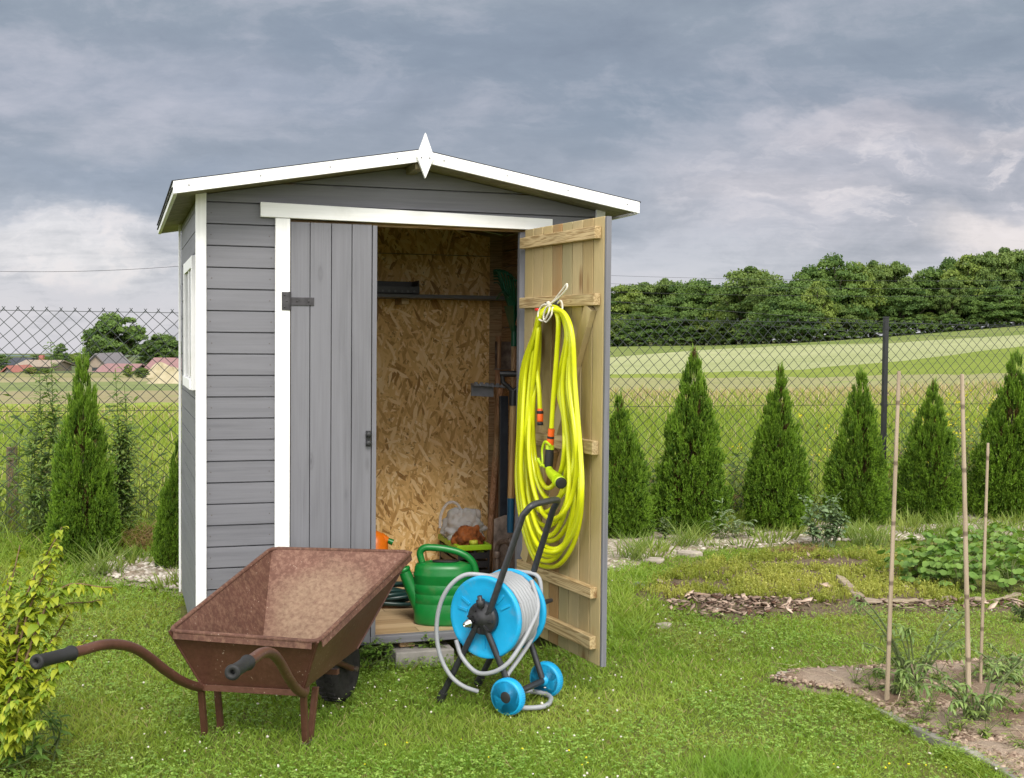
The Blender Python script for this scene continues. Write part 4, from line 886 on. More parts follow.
f = MB(); f.obox(SL+bs*.01+UPZ*-.008-bf*.012, (SR-SL)-bs*.02, UPZ*.022, bf*.006); f.obox(SL+bf*.29+UPZ*-.010, (SR-SL), UPZ*.02, bf*.02); f.build('crossbar', rust, barrow, .001)
for (top_, foot_) in ((SL+UPZ*-.005, gp(205, 737, 0)), (SL+bf*.11+bs*.0+UPZ*-.004, gp(221, 732, 0)), (SR+UPZ*-.005, gp(305.5, 744, 0)), (SR+bf*.10+UPZ*-.004, gp(310, 740, 0))):
    f = MB(); sx = bs*.011; sf = bf*.009; top_ = np.array(top_); foot_ = foot_+UPZ*.0
    f.hexa([foot_-sx-sf, foot_+sx-sf, foot_+sx+sf, foot_-sx+sf, top_-sx-sf, top_+sx-sf, top_+sx+sf, top_-sx+sf]); lg = f.build('leg', rust, barrow, .002)
    f = MB(); f.obox(foot_-bs*.014-bf*.02+UPZ*.001, bs*.028, bf*.04, UPZ*.006); f.build('foot_plate', steel, lg, .001)
wr = .132; wc2 = gp(336, 701, 0)+bf*.02+UPZ*wr
rub = plain('tyre_rubber', (.028, .026, .024), .85, .2, var=.35, scale=30, bump=.4)
f = MB(); prof_t = [(wr*.62, -.036), (wr*.72, -.047), (wr*.88, -.046), (wr*.97, -.034), (wr, -.012), (wr, .012), (wr*.97, .034), (wr*.88, .046), (wr*.72, .047), (wr*.62, .036)]; f.lathe(prof_t, wc2, bs, 48)
for q in range(30):
    a = q*2*PI/30; d1 = bf*math.cos(a)+UPZ*math.sin(a); d2 = np.cross(bs, d1)
    for s in (-1, 1): f.obox(wc2+d1*(wr*.955)-d2*.006+bs*(.006*s), d1*.010, d2*.011, bs*(.026*s)+d2*.006)
wheel = MB(); wheel.lathe([(.02, -.03), (.022, -.012), (wr*.50, -.010), (wr*.60, -.030), (wr*.63, -.034), (wr*.63, .034), (wr*.60, .030), (wr*.50, .010), (.022, .012), (.02, .03)], wc2, bs, 36)
wo = wheel.build('wheel', rust, barrow); f.build('tyre', rub, wo)
f = MB(); f.tube([wc2-bs*.085, wc2+bs*.085], .010, 10); f.build('axle', steel, wo)
for s in (-1, 1):
    f = MB(); e_ = wc2+bs*.062*s; S_ = (SL+SR)/2+bs*.075*s+bf*.30+UPZ*.004
    f.tube(catmull([S_, S_*.5+e_*.5+UPZ*.03, e_], 5), .0125, 10); f.build('wheel_fork', rust, barrow)
# ------------------------------------------------------------------ chain-link fence
def gz(x, y): return float(terrain_z([[x, y]])[0])
fence = thing('chain_link_fence', 'dark chain link fence running behind the shed and the row of conifers', 'fence', (3.0, FENCE_Y, 0))
wire = plain('coated_wire', (.035, .042, .040), .5, .4, .3, var=.2); FT = 1.645; cell = (1.645-.06)/17
f = MB(); x0, x1 = -3.4, 10.6; H_ = FT-.06; n = int((x1-x0)/cell); wr_ = .0026
def wire_bar(a, b, r):
    a = np.asarray(a, float); b = np.asarray(b, float); t = unit(b-a); p1 = np.array([0, 1.0, 0]); p2 = np.cross(t, p1)
    ang = (0, 2.094, 4.189); A = [a+r*(math.cos(q)*p1+math.sin(q)*p2) for q in ang]; B = [b+r*(math.cos(q)*p1+math.sin(q)*p2) for q in ang]
    f.add(A+B, [(0, 1, 4, 3), (1, 2, 5, 4), (2, 0, 3, 5)])
rgf = np.random.default_rng(4); nv = 17
jit = lambda: rgf.normal(0, .0016)
G = {}
def node_(i, k):      # lattice of twists
    if (i, k) not in G: G[(i, k)] = np.array([x0+i*cell/2+jit()+.010*math.sin(k*.6+i*.02), FENCE_Y+jit(), .05+k*cell/2+jit()])
    return G[(i, k)]
for k in range(2*nv):
    for i in range(2*n):
        if (i+k) % 2: continue
        a = node_(i, k)
        for di in (-1, 1):
            if 0 <= i+di < 2*n: wire_bar(a, node_(i+di, k+1), wr_)
for i in range(2*n):
    if (i+2*nv) % 2 == 0:
        a = node_(i, 2*nv); wire_bar(a-np.array([.012, 0, .010]), a+np.array([.010, 0, .016]), wr_); wire_bar(a-np.array([-.012, 0, .010]), a+np.array([-.010, 0, .016]), wr_)
f.build('wire_mesh', wire, fence)
for z in (.10, .93, .05+nv*cell-.012):
    f = MB(); f.tube([(x0, FENCE_Y-.004, z), (x1, FENCE_Y-.004, z)], .0021, 6); f.build('tension_wire', wire, fence)
post_m = plain('black_post', (.018, .019, .020), .4, .5, .2, var=.15)
px_post = wall_pt(884.5, 400, FENCE_Y-.03)[0]
for x in (px_post, px_post-2.72, px_post-5.75, px_post-8.6, px_post+2.9):
    f = MB(); f.box((x-.018, FENCE_Y-.046, -.05), (x+.018, FENCE_Y-.008, FT+.02)); f.box((x-.0195, FENCE_Y-.048, FT+.0205), (x+.0195, FENCE_Y-.006, FT+.034))
    po = f.build('post', post_m, fence, .002)
    for z in (.12, .93, 1.58): f = MB(); f.box((x-.0205, FENCE_Y-.0495, z-.010), (x+.0205, FENCE_Y-.004, z+.012)); f.build('clamp', post_m, po)
# old stake beyond the fence
sp0 = wall_pt(12, 500, FENCE_Y+.8); f = MB(); f.hexa([(sp0[0]-.04, sp0[1]-.035, -.05), (sp0[0]+.04, sp0[1]-.035, -.05), (sp0[0]+.04, sp0[1]+.035, -.05), (sp0[0]-.04, sp0[1]+.035, -.05)]+[(sp0[0]+a, sp0[1]+b, wall_pt(12, 447, FENCE_Y+.8)[2]) for a, b in ((-.035, -.03), (.035, -.03), (.04, .03), (-.035, .03))])
tag(f.build('wooden_stake', pine('grey_stake', 2, (.17, .13, .09)), None, .004), 'short weathered wooden stake standing beyond the wire fence at the left', 'stake')

# ------------------------------------------------------------------ foliage
fol = leaf_mat('conifer_sprays', .22, .55, .2); lf = leaf_mat('broad_leaves', .35, .45, .3); far_leaf = leaf_mat('tree_leaves', .30, .55, .2); grass_m = leaf_mat('grass_blades', .42, .5, .25)
bark = Mat('bark', .9, .1); bk = bark.noise(bark.co((8, 8, 2)), 3, 5, .7); bark.color(bark.ramp(bk, [(.3, (.045, .035, .025)), (.7, (.13, .105, .08))])); bark.bump(bk, .6, .02); bark = bark.m
def tri_blades(B, D, L, wd, col, tipcol=None, bend=None, rng=RNG, side=None):
    """grass-like blades: base, direction, length, width -> quad + tip triangle"""
    n = len(B); L = np.broadcast_to(L, (n,))[:, None]; wd = np.broadcast_to(wd, (n,))[:, None]
    if side is None:
        a = rng.uniform(0, 2*PI, n); side = np.stack([np.cos(a), np.sin(a), 0*a], 1)
    side = unit(side-D*(side*D).sum(1, keepdims=True)); bd = np.zeros((n, 3)) if bend is None else bend
    m = B+D*L*.55+bd*.35; t = B+D*L+bd
    V = np.stack([B-side*wd*.5, B+side*wd*.5, m+side*wd*.42, m-side*wd*.42, t], 1).reshape(-1, 3)
    o = np.arange(n)*5; q = np.stack([o, o+1, o+2, o+3], 1); tr = np.stack([o+3, o+2, o+4], 1)
    tc = col if tipcol is None else tipcol
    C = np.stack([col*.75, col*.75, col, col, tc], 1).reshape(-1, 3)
    return V, q, tr, C
def join(parts):
    V = []; Q = []; T = []; C = []; k = 0
    for p_ in parts:
        v, q, t, c_ = p_ if len(p_) == 4 else (p_[0], p_[1], None, p_[2])
        V.append(v); C.append(c_); Q.append(q+k)
        if t is not None: T.append(t+k)
        k += len(v)
    return np.vstack(V), np.vstack(Q), (np.vstack(T) if T else None), np.vstack(C)

# conifers (thuja): upright fans of spray, carried in clumps round a stem
def thuja_mesh(seed, nc=620, per=15):
    rg = np.random.default_rng(seed); parts = []
    env = lambda h: np.interp(h, [0, .06, .16, .38, .58, .72, .86, .95, 1], [.34, .42, .445, .385, .275, .175, .10, .055, .010])
    hc = 1-np.sqrt(rg.uniform(.0, 1, nc)); ac = rg.uniform(0, 2*PI, nc); dep = np.where(rg.uniform(0, 1, nc) < .66, rg.uniform(.84, 1.10, nc), rg.uniform(.15, .8, nc))
    lob = 1+.07*np.sin(ac*3+seed*1.7)+.07*np.sin(hc*17+ac*2+seed)+rg.normal(0, .05, nc); rc = env(hc)*dep*lob
    tone_c = rg.uniform(0, 1, nc); rad = np.interp(hc, [0, .6, 1], [.062, .045, .016]); n = nc*per; i = np.repeat(np.arange(nc), per)
    out = np.stack([np.cos(ac), np.sin(ac), 0*ac], 1)[i]; up = np.interp(hc, [0, .35, 1], [.10, .45, 2.2])[i][:, None]; D0 = unit(out+np.array([0, 0, 1.0])*up)
    C = np.stack([rc*np.cos(ac), rc*np.sin(ac), np.clip(hc*.985, .015, .985)], 1)[i]+rg.normal(0, 1, (n, 3))*np.array([1, 1, .85])*rad[i][:, None]*.55
    D = unit(D0+rg.normal(0, .30, (n, 3))); tone = np.clip(tone_c[i]*.85+rg.uniform(-.1, .35, n), 0, 1)
    g0 = np.array([.030, .085, .010]); g1 = np.array([.170, .310, .024]); g2 = np.array([.38, .50, .070])
    dead = np.repeat((dep < .6) & (rg.uniform(0, 1, nc) < .3), per)[:, None]
    for k in range(8):
        ph = (k-3.5)/3.5*.8; s_ = unit(np.cross(D, out*.6+rg.normal(0, .6, (n, 3)))); d2 = unit(D*math.cos(ph)+s_*math.sin(ph)+rg.normal(0, .08, (n, 3)))
        L = rg.uniform(.022, .046, n)*(1-.3*abs(ph)); b = C+D*(.007*(4-abs(k-3.5))); t = (tone*.75+rg.uniform(0, .25, n))[:, None]
        col = np.where(dead, np.array([.10, .07, .025]), g0*(1-t)+g1*t); tip = np.where(dead, np.array([.13, .085, .03]), col*.5+g2*.5)
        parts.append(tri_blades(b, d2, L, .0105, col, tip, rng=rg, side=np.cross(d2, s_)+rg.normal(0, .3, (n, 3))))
    m = 60; aa = rg.uniform(0, 2*PI, m); hh = rg.uniform(.80, .985, m); q_ = env(hh)*.7; Bp = np.stack([q_*np.cos(aa), q_*np.sin(aa), hh], 1); D = unit(np.stack([.22*np.cos(aa), .22*np.sin(aa), np.ones(m)], 1))
    parts.append(tri_blades(Bp, D, rg.uniform(.03, .085, m), .013, np.tile([[.13, .22, .03]], (m, 1)), np.tile([[.25, .34, .06]], (m, 1)), rng=rg))
    v, q, t, c_ = join(parts); return np_mesh('crown', v, q, t, c_, mats=[fol])
TM = [thuja_mesh(s) for s in (1, 2, 3, 4)]
tb = MB(); tb.tube([(0, 0, -.03), (.004, .003, .4), (0, -.004, .93)], [.022, .012, .003], 8)
trunk_me = None
def thuja(px_, pbase, ptop, width_px, Yd, variant, rot, label):
    b = wall_pt(px_, pbase, Yd); b[2] = 0; k = ppm(b); top = facing(px_, ptop, b)[2]; w = width_px/k
    global trunk_me
    o = thing('conifer', label, 'conifer', b, 'young columnar conifers in front of the fence'); o.rotation_euler = (random.uniform(-.035, .035), random.uniform(-.035, .035), rot); o.scale = (w*.97*random.uniform(.95, 1.05), w*.97*random.uniform(.95, 1.05), top*.985)
    if trunk_me is None: t_ = tb.build('trunk', bark, None, loc=(0, 0, 0)); trunk_me = t_.data; t_.parent = o; t_.location = (0, 0, 0)
    else: t_ = link_mesh(trunk_me, 'trunk', o)
    c_ = link_mesh(TM[variant], 'crown', o); return o
thuja(622, 533, 391, 64, 3.05, 0, .4, 'conifer half hidden behind the edge of the open shed door')
thuja(690, 531, 345, 73, 3.15, 1, 1.7, 'tall two tone conifer standing behind the thistle, second from the open door')
thuja(775, 527, 364, 68, 3.15, 2, 3.0, 'broad conifer standing left of the blue green leafy weed')
thuja(857, 522, 367, 66, 3.2, 3, 4.1, 'conifer standing just left of the black fence post')
thuja(928, 517, 378, 62, 3.2, 1, 5.0, 'conifer between the two tall bamboo canes, right of the black fence post')
thuja(1006, 515, 350, 76, 3.2, 2, .9, 'tall conifer at the right edge behind the broad leaved patch')
thuja(84, 548, 350, 66, 3.05, 3, 2.3, 'slender conifer growing at the wire fence left of the shed')
thuja(176, 566, 438, 46, 2.6, 2, 5.6, 'small conifer peeping out behind the left wall of the shed')

# broad-leaved trees
def tree_meshes(seed, nb=64, per=140, shape='round', tint=(1, 1, 1), leaf=.037, low=.02):
    rg = np.random.default_rng(seed); parts = []; tint = np.array(tint); blobs = []
    while len(blobs) < nb:
        p_ = rg.uniform(-1, 1, 3)
        if np.linalg.norm(p_) > 1: continue
        zz = (p_[2]+1)/2; prof = np.interp(zz, [0, .25, .6, .85, 1], [.80, 1.0, 1.0, .78, .42] if shape == 'round' else ([1.1, 1.1, 1.0, .8, .5] if shape == 'bush' else [.75, .9, .88, .68, .36]))
        if np.linalg.norm(p_) < .45 and rg.uniform() < .6: continue
        blobs.append(np.array([p_[0]*.42*prof, p_[1]*.42*prof, low+.06+(1-low-.13)*zz]))
    blobs = np.array(blobs)
    for b in blobs:
        n = int(per*1.45); d = unit(rg.normal(size=(n, 3))); d[:, 2] = np.abs(d[:, 2])*.75+d[:, 2]*.25; r = rg.uniform(.06, .135)*(.7+.3*rg.uniform(0, 1, n))**1
        C = b+d*r[:, None]*np.array([1.15, 1.15, .85])+rg.normal(0, .010, (n, 3)); Nn = unit(d+rg.normal(0, .55, (n, 3)))
        tone = rg.uniform(.2, 1); t = np.clip(tone+rg.normal(0, .22, n), 0, 1)[:, None]
        col = (np.array([.045, .090, .022])*(1-t)+np.array([.165, .230, .058])*t)*tint
        parts.append(leaf_quads(C, Nn, rg.uniform(.6, 1.25, n)*leaf*.5, col, .75, rng=rg))
    v, q, _, c_ = join(parts); crown = np_mesh('crown', v, q, None, c_, mats=[far_leaf])
    tr_ = MB(); tr_.tube(catmull([(0, 0, -.03), (.006, .004, .15), (-.004, .006, .4), (.0, 0, .8)], 4), np.linspace(.026, .006, 13), 8)
    for b in blobs[rg.permutation(nb)[:14]]:
        s_ = np.array([0, 0, max(.14, b[2]-.22-.25*np.hypot(b[0], b[1]))]); tr_.tube(catmull([s_, s_*.45+b*.55+np.array([0, 0, -.03]), b], 4), np.linspace(.010, .003, 9), 6)
    V = np.vstack(tr_.v); me_ = bpy.data.meshes.new('trunk'); me_.from_pydata(V.tolist(), [], tr_.f); me_.materials.append(bark); return crown, me_
TREES = [tree_meshes(11, 74, 140), tree_meshes(12, 62, 140, 'tall', (.84, .94, .86)), tree_meshes(13, 80, 130, 'round', (1.22, 1.15, .92)), tree_meshes(14, 34, 70, 'tall', (1.0, .95, 1.0), low=.10), tree_meshes(15, 72, 140, 'round', (.76, .86, .82)), tree_meshes(16, 110, 120, 'round', (.85, .95, .9), leaf=.05), tree_meshes(17, 30, 130, 'bush', (.82, .90, .82), leaf=.075, low=-.10)]
def tree(name, label, px_, ptop, v_, wpx, variant, group, rot=None, cat='tree', sink=.0):
    b = far_pt(px_, v_); top = facing(px_, ptop, b)[2]; h = top-b[2]; w = wpx/FPX*v_
    o = thing(name, label, cat, (b[0], b[1], b[2]-.1), group); o.rotation_euler = (0, 0, random.uniform(0, 6) if rot is None else rot); o.scale = (w*1.12, w*1.12, h*1.03)
    link_mesh(TREES[variant][1], 'trunk', o); link_mesh(TREES[variant][0], 'crown', o); return o
wood_label = 'leafy tree in the dark wood across the fields at the right'
GW = 'trees of the wood across the fields'
sky_line = [(545, 300), (568, 297), (588, 294), (606, 290), (622, 284), (642, 281), (663, 277), (682, 275), (703, 280), (722, 284), (735, 283), (750, 265), (770, 280), (790, 275), (808, 266), (834, 255), (853, 262), (872, 259), (893, 260), (912, 272), (930, 268), (949, 258), (966, 254), (985, 250), (1003, 246), (1022, 243), (1042, 240), (1062, 244), (1085, 246), (1112, 243), (1140, 247), (1170, 244)]
def wood_depth(px_): return bounds(np.array([(px_-512)/FPX]))[4][0]*1.0
for i, (px_, pt) in enumerate(sky_line):
    lab = {750: 'tall rounded tree rising above the middle of the wood', 834: 'tall dark tree with a domed crown above the wood near the black fence post', 912: 'sparse tree with sky showing through its crown in the wood'}.get(px_)
    sparse = px_ in (912,)
    tree('leafy_tree', lab or wood_label, px_, pt, wood_depth(px_)+random.uniform(7, 12), 74 if px_ in (750, 834) else random.uniform(44, 70), 3 if sparse else (0, 2, 1, 4)[(i*7+i//3) % 4], None if lab else GW)
for i in range(26):
    px_ = 600+i*19+random.uniform(-5, 5); s_ = np.interp(px_, [p_[0] for p_ in sky_line], [p_[1] for p_ in sky_line])+random.uniform(4, 12)
    tree('leafy_tree', 'leafy tree deep in the dark wood, filling the gaps between the front crowns', px_, s_, wood_depth(px_)+random.uniform(14, 24), random.uniform(40, 54), (1, 4, 0)[i % 3], 'trees deep inside the wood')
for i in range(22):
    px_ = 598+i*22+random.uniform(-4, 4); s_ = np.interp(px_, [p_[0] for p_ in sky_line], [p_[1] for p_ in sky_line]); base_y = np.interp(px_, _bx, _by[4])
    tree('leafy_tree', 'low bushy tree at the front edge of the wood across the fields', px_, base_y+(s_-base_y)*random.uniform(.32, .80), wood_depth(px_)+random.uniform(1.5, 5), random.uniform(28, 56), (2, 0, 4, 1, 4)[i % 5], 'bushy trees along the front of the wood')
for i in range(52):
    px_ = 596+i*9.6+random.uniform(-3, 3); base_y = np.interp(px_, _bx, _by[4])
    tree('woodland_bush', 'low dark bush at the foot of the wood across the fields', px_, base_y-random.uniform(9, 22), wood_depth(px_)+random.uniform(.5, 2.5), random.uniform(16, 30), 6, 'bushes along the foot of the wood', cat='bush')
# left: trees and houses
tree('leafy_tree', 'big dark rounded tree rising behind the grey gabled house', 115, 312, 175, 64, 5, None, 1.2)
tree('leafy_tree', 'smaller rounded tree beside the left wall of the shed', 164, 333, 180, 46, 5, None, 2.0)
tree('leafy_tree', 'narrow dark tree far off left of the big rounded tree', 61, 343, 190, 20, 1, None)
tree('leafy_tree', 'dark tree at the left edge of the far village', 1, 352, 150, 16, 4, None)
for i, (px_, pt, w_, v_) in enumerate([(-25, 352, 36, 210), (12, 357, 22, 300), (24, 356, 24, 310), (38, 354, 24, 300), (52, 355, 26, 320), (76, 352, 24, 260), (-60, 350, 40, 240), (148, 350, 26, 260), (185, 340, 36, 250), (215, 338, 40, 240), (90, 354, 26, 330)]):
    tree('leafy_tree', 'distant leafy tree in the row behind the far village', px_, pt, v_, w_, i % 3, 'distant trees behind the village')
for i, (px_, pt, w_, v_) in enumerate([(32, 366, 22, 120), (44, 367, 14, 125), (128, 363, 12, 95), (141, 366, 16, 92), (-18, 366, 26, 120)]):
    tree('field_shrub', 'round green shrub at the edge of the far field', px_, pt, v_, w_, (2, 0)[i % 2], 'shrubs along the far field edge', cat='shrub')
hmats = dict(wall=plain('render_wall', (.34, .31, .27), .85, .1, scale=2), tan=plain('tan_wall', (.28, .23, .18), .85, .1, scale=2), pink=plain('faded_red_roof', (.25, .145, .14), .8, .2, scale=3), grey=plain('grey_roof', (.17, .16, .165), .8, .2, scale=3), red=plain('red_roof', (.30, .12, .095), .8, .2, scale=3), dark=plain('dark_roof', (.04, .045, .055), .6, .3, scale=3), win=plain('far_window', (.03, .035, .04), .2, .5))
def house(name, label, pxl, pxr, v_, eave_y, ridge_y, wall, roofm, depth=7.0, gable_front=False, wins=2, chimney=False, base_y=None):
    a = far_pt(pxl, v_); b = far_pt(pxr, v_); ez = facing((pxl+pxr)/2, eave_y, (a+b)/2)[2]; rz = facing((pxl+pxr)/2, ridge_y, (a+b)/2)[2]; z0 = min(a[2], b[2])-.3
    a[2] = b[2] = z0; e = b-a; dpt_ = FH*depth; o = thing(name, label, 'house', (a+b)/2+dpt_/2)
    f = MB(); H = ez-z0
    if gable_front:
        m_ = (a+b)/2; f.prism([a, b, b+UPZ*H, m_+UPZ*(rz-z0-.05), a+UPZ*H], dpt_); f.build('wall', wall, o)
        f = MB()
        for s_, q in ((a, -1), (b, 1)):
            r0 = m_+UPZ*(rz-z0); r1 = s_+UPZ*H+unit(s_-m_)*.5-UPZ*.3; nn_ = UPZ*.16; f.obox(r1-FH*.4, (r0-r1), FH*(depth+.8), nn_)
        rf = f.build('roof', roofm, o)
    else:
        f.obox(a, e, dpt_, UPZ*H); f.prism([a+UPZ*(H+.002), a+dpt_+UPZ*(H+.002), a+dpt_/2+UPZ*(rz-z0-.06)], e); f.build('wall', wall, o); f = MB(); ue = unit(e)*.4
        for s_ in (0, 1):
            p0 = a-ue+(dpt_*s_)+UPZ*H+FH*(.5 if s_ else -.5)-UPZ*.12; r0 = a-ue+dpt_/2+UPZ*(rz-z0); f.obox(p0, r0-p0, e+ue*2, UPZ*.15)
        rf = f.build('roof', roofm, o)
    if chimney:
        f = MB(); c_ = a+e*.3+dpt_*.5+UPZ*(rz-z0-.3); f.obox(c_, unit(e)*.6, FH*.6, UPZ*1.1); f.build('chimney', hmats['red'], rf)
    for k in range(wins):
        w_ = a+e*((k+.6)/(wins+.2))+UPZ*H*.42-FH*.03; f = MB(); f.obox(w_-unit(e)*.5, unit(e)*1.0, FH*.025, UPZ*min(1.2, H*.4)); f.build('window', hmats['win'], o)
house('village_house', 'far house with steep grey gable beside the low pink roof', 86, 106, 150, 366, 354.5, hmats['tan'], hmats['grey'], 9, True, 1)
house('village_barn', 'low far building with faded pink roof joined to the grey gabled house', 97, 129, 146, 372.3, 365.5, hmats['wall'], hmats['pink'], 8, False, 3)
house('village_barn', 'far building with faded red roof beside the left wall of the shed', 147.5, 200, 150, 369, 359.5, hmats['wall'], hmats['pink'], 8, False, 3)
house('village_house', 'far tan house with low roof half hidden by green shrubs', 17, 50, 165, 366, 361.5, hmats['tan'], hmats['tan'], 8, False, 3, True)
house('village_house', 'far house with dark slate roof at the left edge', 5, 19, 170, 365, 359, hmats['wall'], hmats['dark'], 8, False, 1)
house('village_house', 'small far house with red gable roof below the dark slate roof', 4, 12, 140, 372, 367, hmats['wall'], hmats['red'], 6, True, 1)
# pale sand heaps
sandm = Mat('pale_sand', .95, .1); sn_ = sandm.noise(sandm.co(), .8, 6, .65); sandm.color(sandm.ramp(sn_, [(.35, (.28, .24, .14)), (.6, (.40, .35, .24))])); sandm.bump(sn_, .6, .2)
def heap(px_, v_, wpx, ytop, label, seed):
    b = far_pt(px_, v_); w = wpx/FPX*v_/2; h = facing(px_, ytop, b)[2]-b[2]; f = MB(); rg = np.random.default_rng(seed); ph = rg.uniform(0, 6, 6)
    def fn(u, v):
        a = u*2*PI; r = v; bump = 1+.16*math.sin(3*a+ph[0])+.10*math.sin(5*a+ph[1]); z = h*(math.cos(min(1, r)*PI)*.5+.5)**.75*(1+.08*math.sin(4*a+r*6+ph[2]))
        return b+RH*w*r*bump*math.cos(a)+FH*w*r*bump*math.sin(a)+UPZ*(z-.05)
    f.grid(fn, 41, 14); tag(f.build('sand_heap', sandm.m, None), label, 'heap')
heap(172, 70, 52, 367, 'pale sandy heap close to the left wall of the shed beyond the fence', 1)
heap(160, 95, 40, 362.5, 'further sandy heap behind the pale one, below the red roof', 2)
# hills
hm_ = plain('far_hills', (.10, .14, .13), .95, .05, scale=.01, var=.15); hv = []; nq = 90
for i in range(nq):
    ph = -1.0+i/(nq-1)*1.35; t = math.tan(ph); 
    for k, d_ in enumerate((1500, 1900, 2600, 3400)):
        P_ = CAM[:2]+d_*(FH[:2]*math.cos(ph)+RH[:2]*math.sin(ph)); hh = (0, .6, 1, .2)[k]*(10+9*math.sin(ph*9+1)+5*math.sin(ph*23)); hv.append([*P_, 1.5-.0152*d_+hh*.35 if k else -.0145*d_-25])
hv = np.array(hv); I = np.arange(nq*4).reshape(nq, 4); Q = np.stack([I[:-1, :-1], I[1:, :-1], I[1:, 1:], I[:-1, 1:]], -1).reshape(-1, 4)
tag(link_mesh(np_mesh('hills', hv, Q, smooth=True, mats=[hm_]), 'hills'), kind='structure')
# overhead lines
cable = plain('cable', (.04, .04, .045), .6, .2); polem = plain('pole_wood', (.10, .08, .06), .9, .1)
def overhead(name, label, pts_px, ends_v, yz, nwire, dz):
    (xa, va), (xb, vb) = ends_v; A = CAM+FH*va+RH*va*(xa-512)/FPX; B = CAM+FH*vb+RH*vb*(xb-512)/FPX
    A[2] = facing(xa, yz[0], A)[2]; B[2] = facing(xb, yz[1], B)[2]; o = thing(name, label, 'power line', ((A+B)/2)*np.array([1, 1, 0]))
    for k in range(nwire):
        off = np.array([0, 0, -dz*k])+FH*(.5*k); f = MB(); f.tube([A*(1-t)+B*t+off+UPZ*(-1.2*4*t*(1-t)) for t in np.linspace(0, 1, 25)], .016, 5); f.build('cable', cable, o)
    for P_ in (A, B):
        g = gz(*P_[:2])-.3; f = MB(); f.tube([(P_[0], P_[1], g), (P_[0], P_[1], P_[2]+.6)], [.16, .11], 10); f.box((P_[0]-.07, P_[1]-.7, P_[2]-dz*nwire), (P_[0]+.07, P_[1]+1.4, P_[2]-dz*nwire+.12)); f.build('pole', polem, o)
overhead('power_line', 'thin overhead cables crossing the sky above the wood at the right', None, ((430, 130), (1300, 150)), (268, 272), 3, .85)
overhead('power_line', 'single dark overhead cable crossing in front of the wood at the right', None, ((420, 105), (1250, 112)), (280, 330), 2, 1.0)
overhead('power_line', 'single overhead cable crossing the pale sky left of the shed', None, ((-160, 90), (330, 90)), (261, 248), 1, .5)
# ------------------------------------------------------------------ the garden ground cover
def poly_px(pts): return np.array([gp(x, y)[:2] for x, y in pts])
SHED_FOOT = np.array([(-.01, -.02), (SW+.01, -.02), (SW+.01, SDp), (-.01, SDp)])
BED = poly_px([(766, 682), (790, 674), (850, 671), (905, 668), (1010, 662), (1100, 655), (1180, 690), (1180, 900), (1040, 800), (1000, 772), (950, 745), (905, 724), (868, 706), (840, 694), (800, 688)])
GRAV = np.vstack([poly_px([(602, 572), (640, 560), (700, 551), (770, 546), (860, 541), (960, 541), (1100, 540)]), [(7.6, 3.5), (1.9, 3.5), (1.9, 1.8)]])
GRAVL = poly_px([(92, 572), (105, 556), (150, 547), (200, 546), (200, 592), (172, 590), (150, 584), (120, 580)])
SEDUM = poly_px([(632, 592), (660, 576), (720, 562), (800, 556), (905, 556), (955, 590), (965, 604), (870, 604), (800, 603), (740, 600), (690, 598), (650, 604)])
CHIPS = poly_px([(668, 604), (690, 597), (740, 600), (800, 603), (870, 603), (960, 604), (1040, 604), (1040, 612), (900, 612), (800, 616), (735, 620), (690, 616), (672, 611)])
STRAW = poly_px([(905, 585), (910, 548), (950, 528), (1040, 524), (1100, 560), (1100, 596), (1000, 597), (950, 590)])
def sheet(name, poly, z, mat, amp=.0, res=.05, seed=1, edge=.18, wob=.08):
    lo, hi = poly.min(0)-.2, poly.max(0)+.2; nx, ny = int((hi[0]-lo[0])/res), int((hi[1]-lo[1])/res)
    gx, gy = np.meshgrid(np.linspace(lo[0], hi[0], nx), np.linspace(lo[1], hi[1], ny), indexing='ij'); P = np.stack([gx.ravel(), gy.ravel()], 1)
    Pw = P+np.stack([vnoise(P, 3.1, seed)-.5, vnoise(P, 2.7, seed+5)-.5], 1)*wob*2; m = inside(Pw, poly)
    zz = z+amp*(vnoise(P, 6, seed+9)*.5+vnoise(P, 15, seed+2)*.3+vnoise(P, 34, seed+3)*.2); ms = m.reshape(nx, ny).astype(float); sm = ms.copy()
    for _ in range(5): sm = (sm+np.roll(sm, 1, 0)+np.roll(sm, -1, 0)+np.roll(sm, 1, 1)+np.roll(sm, -1, 1))/5
    zz = zz*np.clip((sm.ravel()-.42)*2.2, 0, 1)+(-.012)*(1-np.clip((sm.ravel()-.42)*2.2, 0, 1)); V = np.column_stack([P, zz]); I = np.arange(nx*ny).reshape(nx, ny)
    Q = np.stack([I[:-1, :-1], I[1:, :-1], I[1:, 1:], I[:-1, 1:]], -1).reshape(-1, 4); Q = Q[m[Q].any(1)]
    used = np.unique(Q); mp = -np.ones(len(V), int); mp[used] = np.arange(len(used))
    return tag(link_mesh(np_mesh(name, V[used], mp[Q], smooth=True, mats=[mat]), name), kind='structure')
sl = Mat('dry_soil', .95, .08); a1 = sl.noise(sl.co(), 7, 6, .7); a2 = sl.noise(sl.co(), 60, 5, .75); a3 = sl.noise(sl.co(), 2.2, 3)
sl.color(sl.mix(sl.ramp(a3, [(.42, 0.0), (.58, .75)]), sl.ramp(sl.math('ADD', sl.math('MULTIPLY', a1, .5), sl.math('MULTIPLY', a2, .5)), [(.3, (.14, .085, .055)), (.5, (.27, .185, .13)), (.72, (.40, .30, .22))]), (.48, .38, .29))); sl.bump(a2, .9, .03)
sheet('vegetable_bed', BED, .006, sl.m, .045, .03, 2, wob=.03)
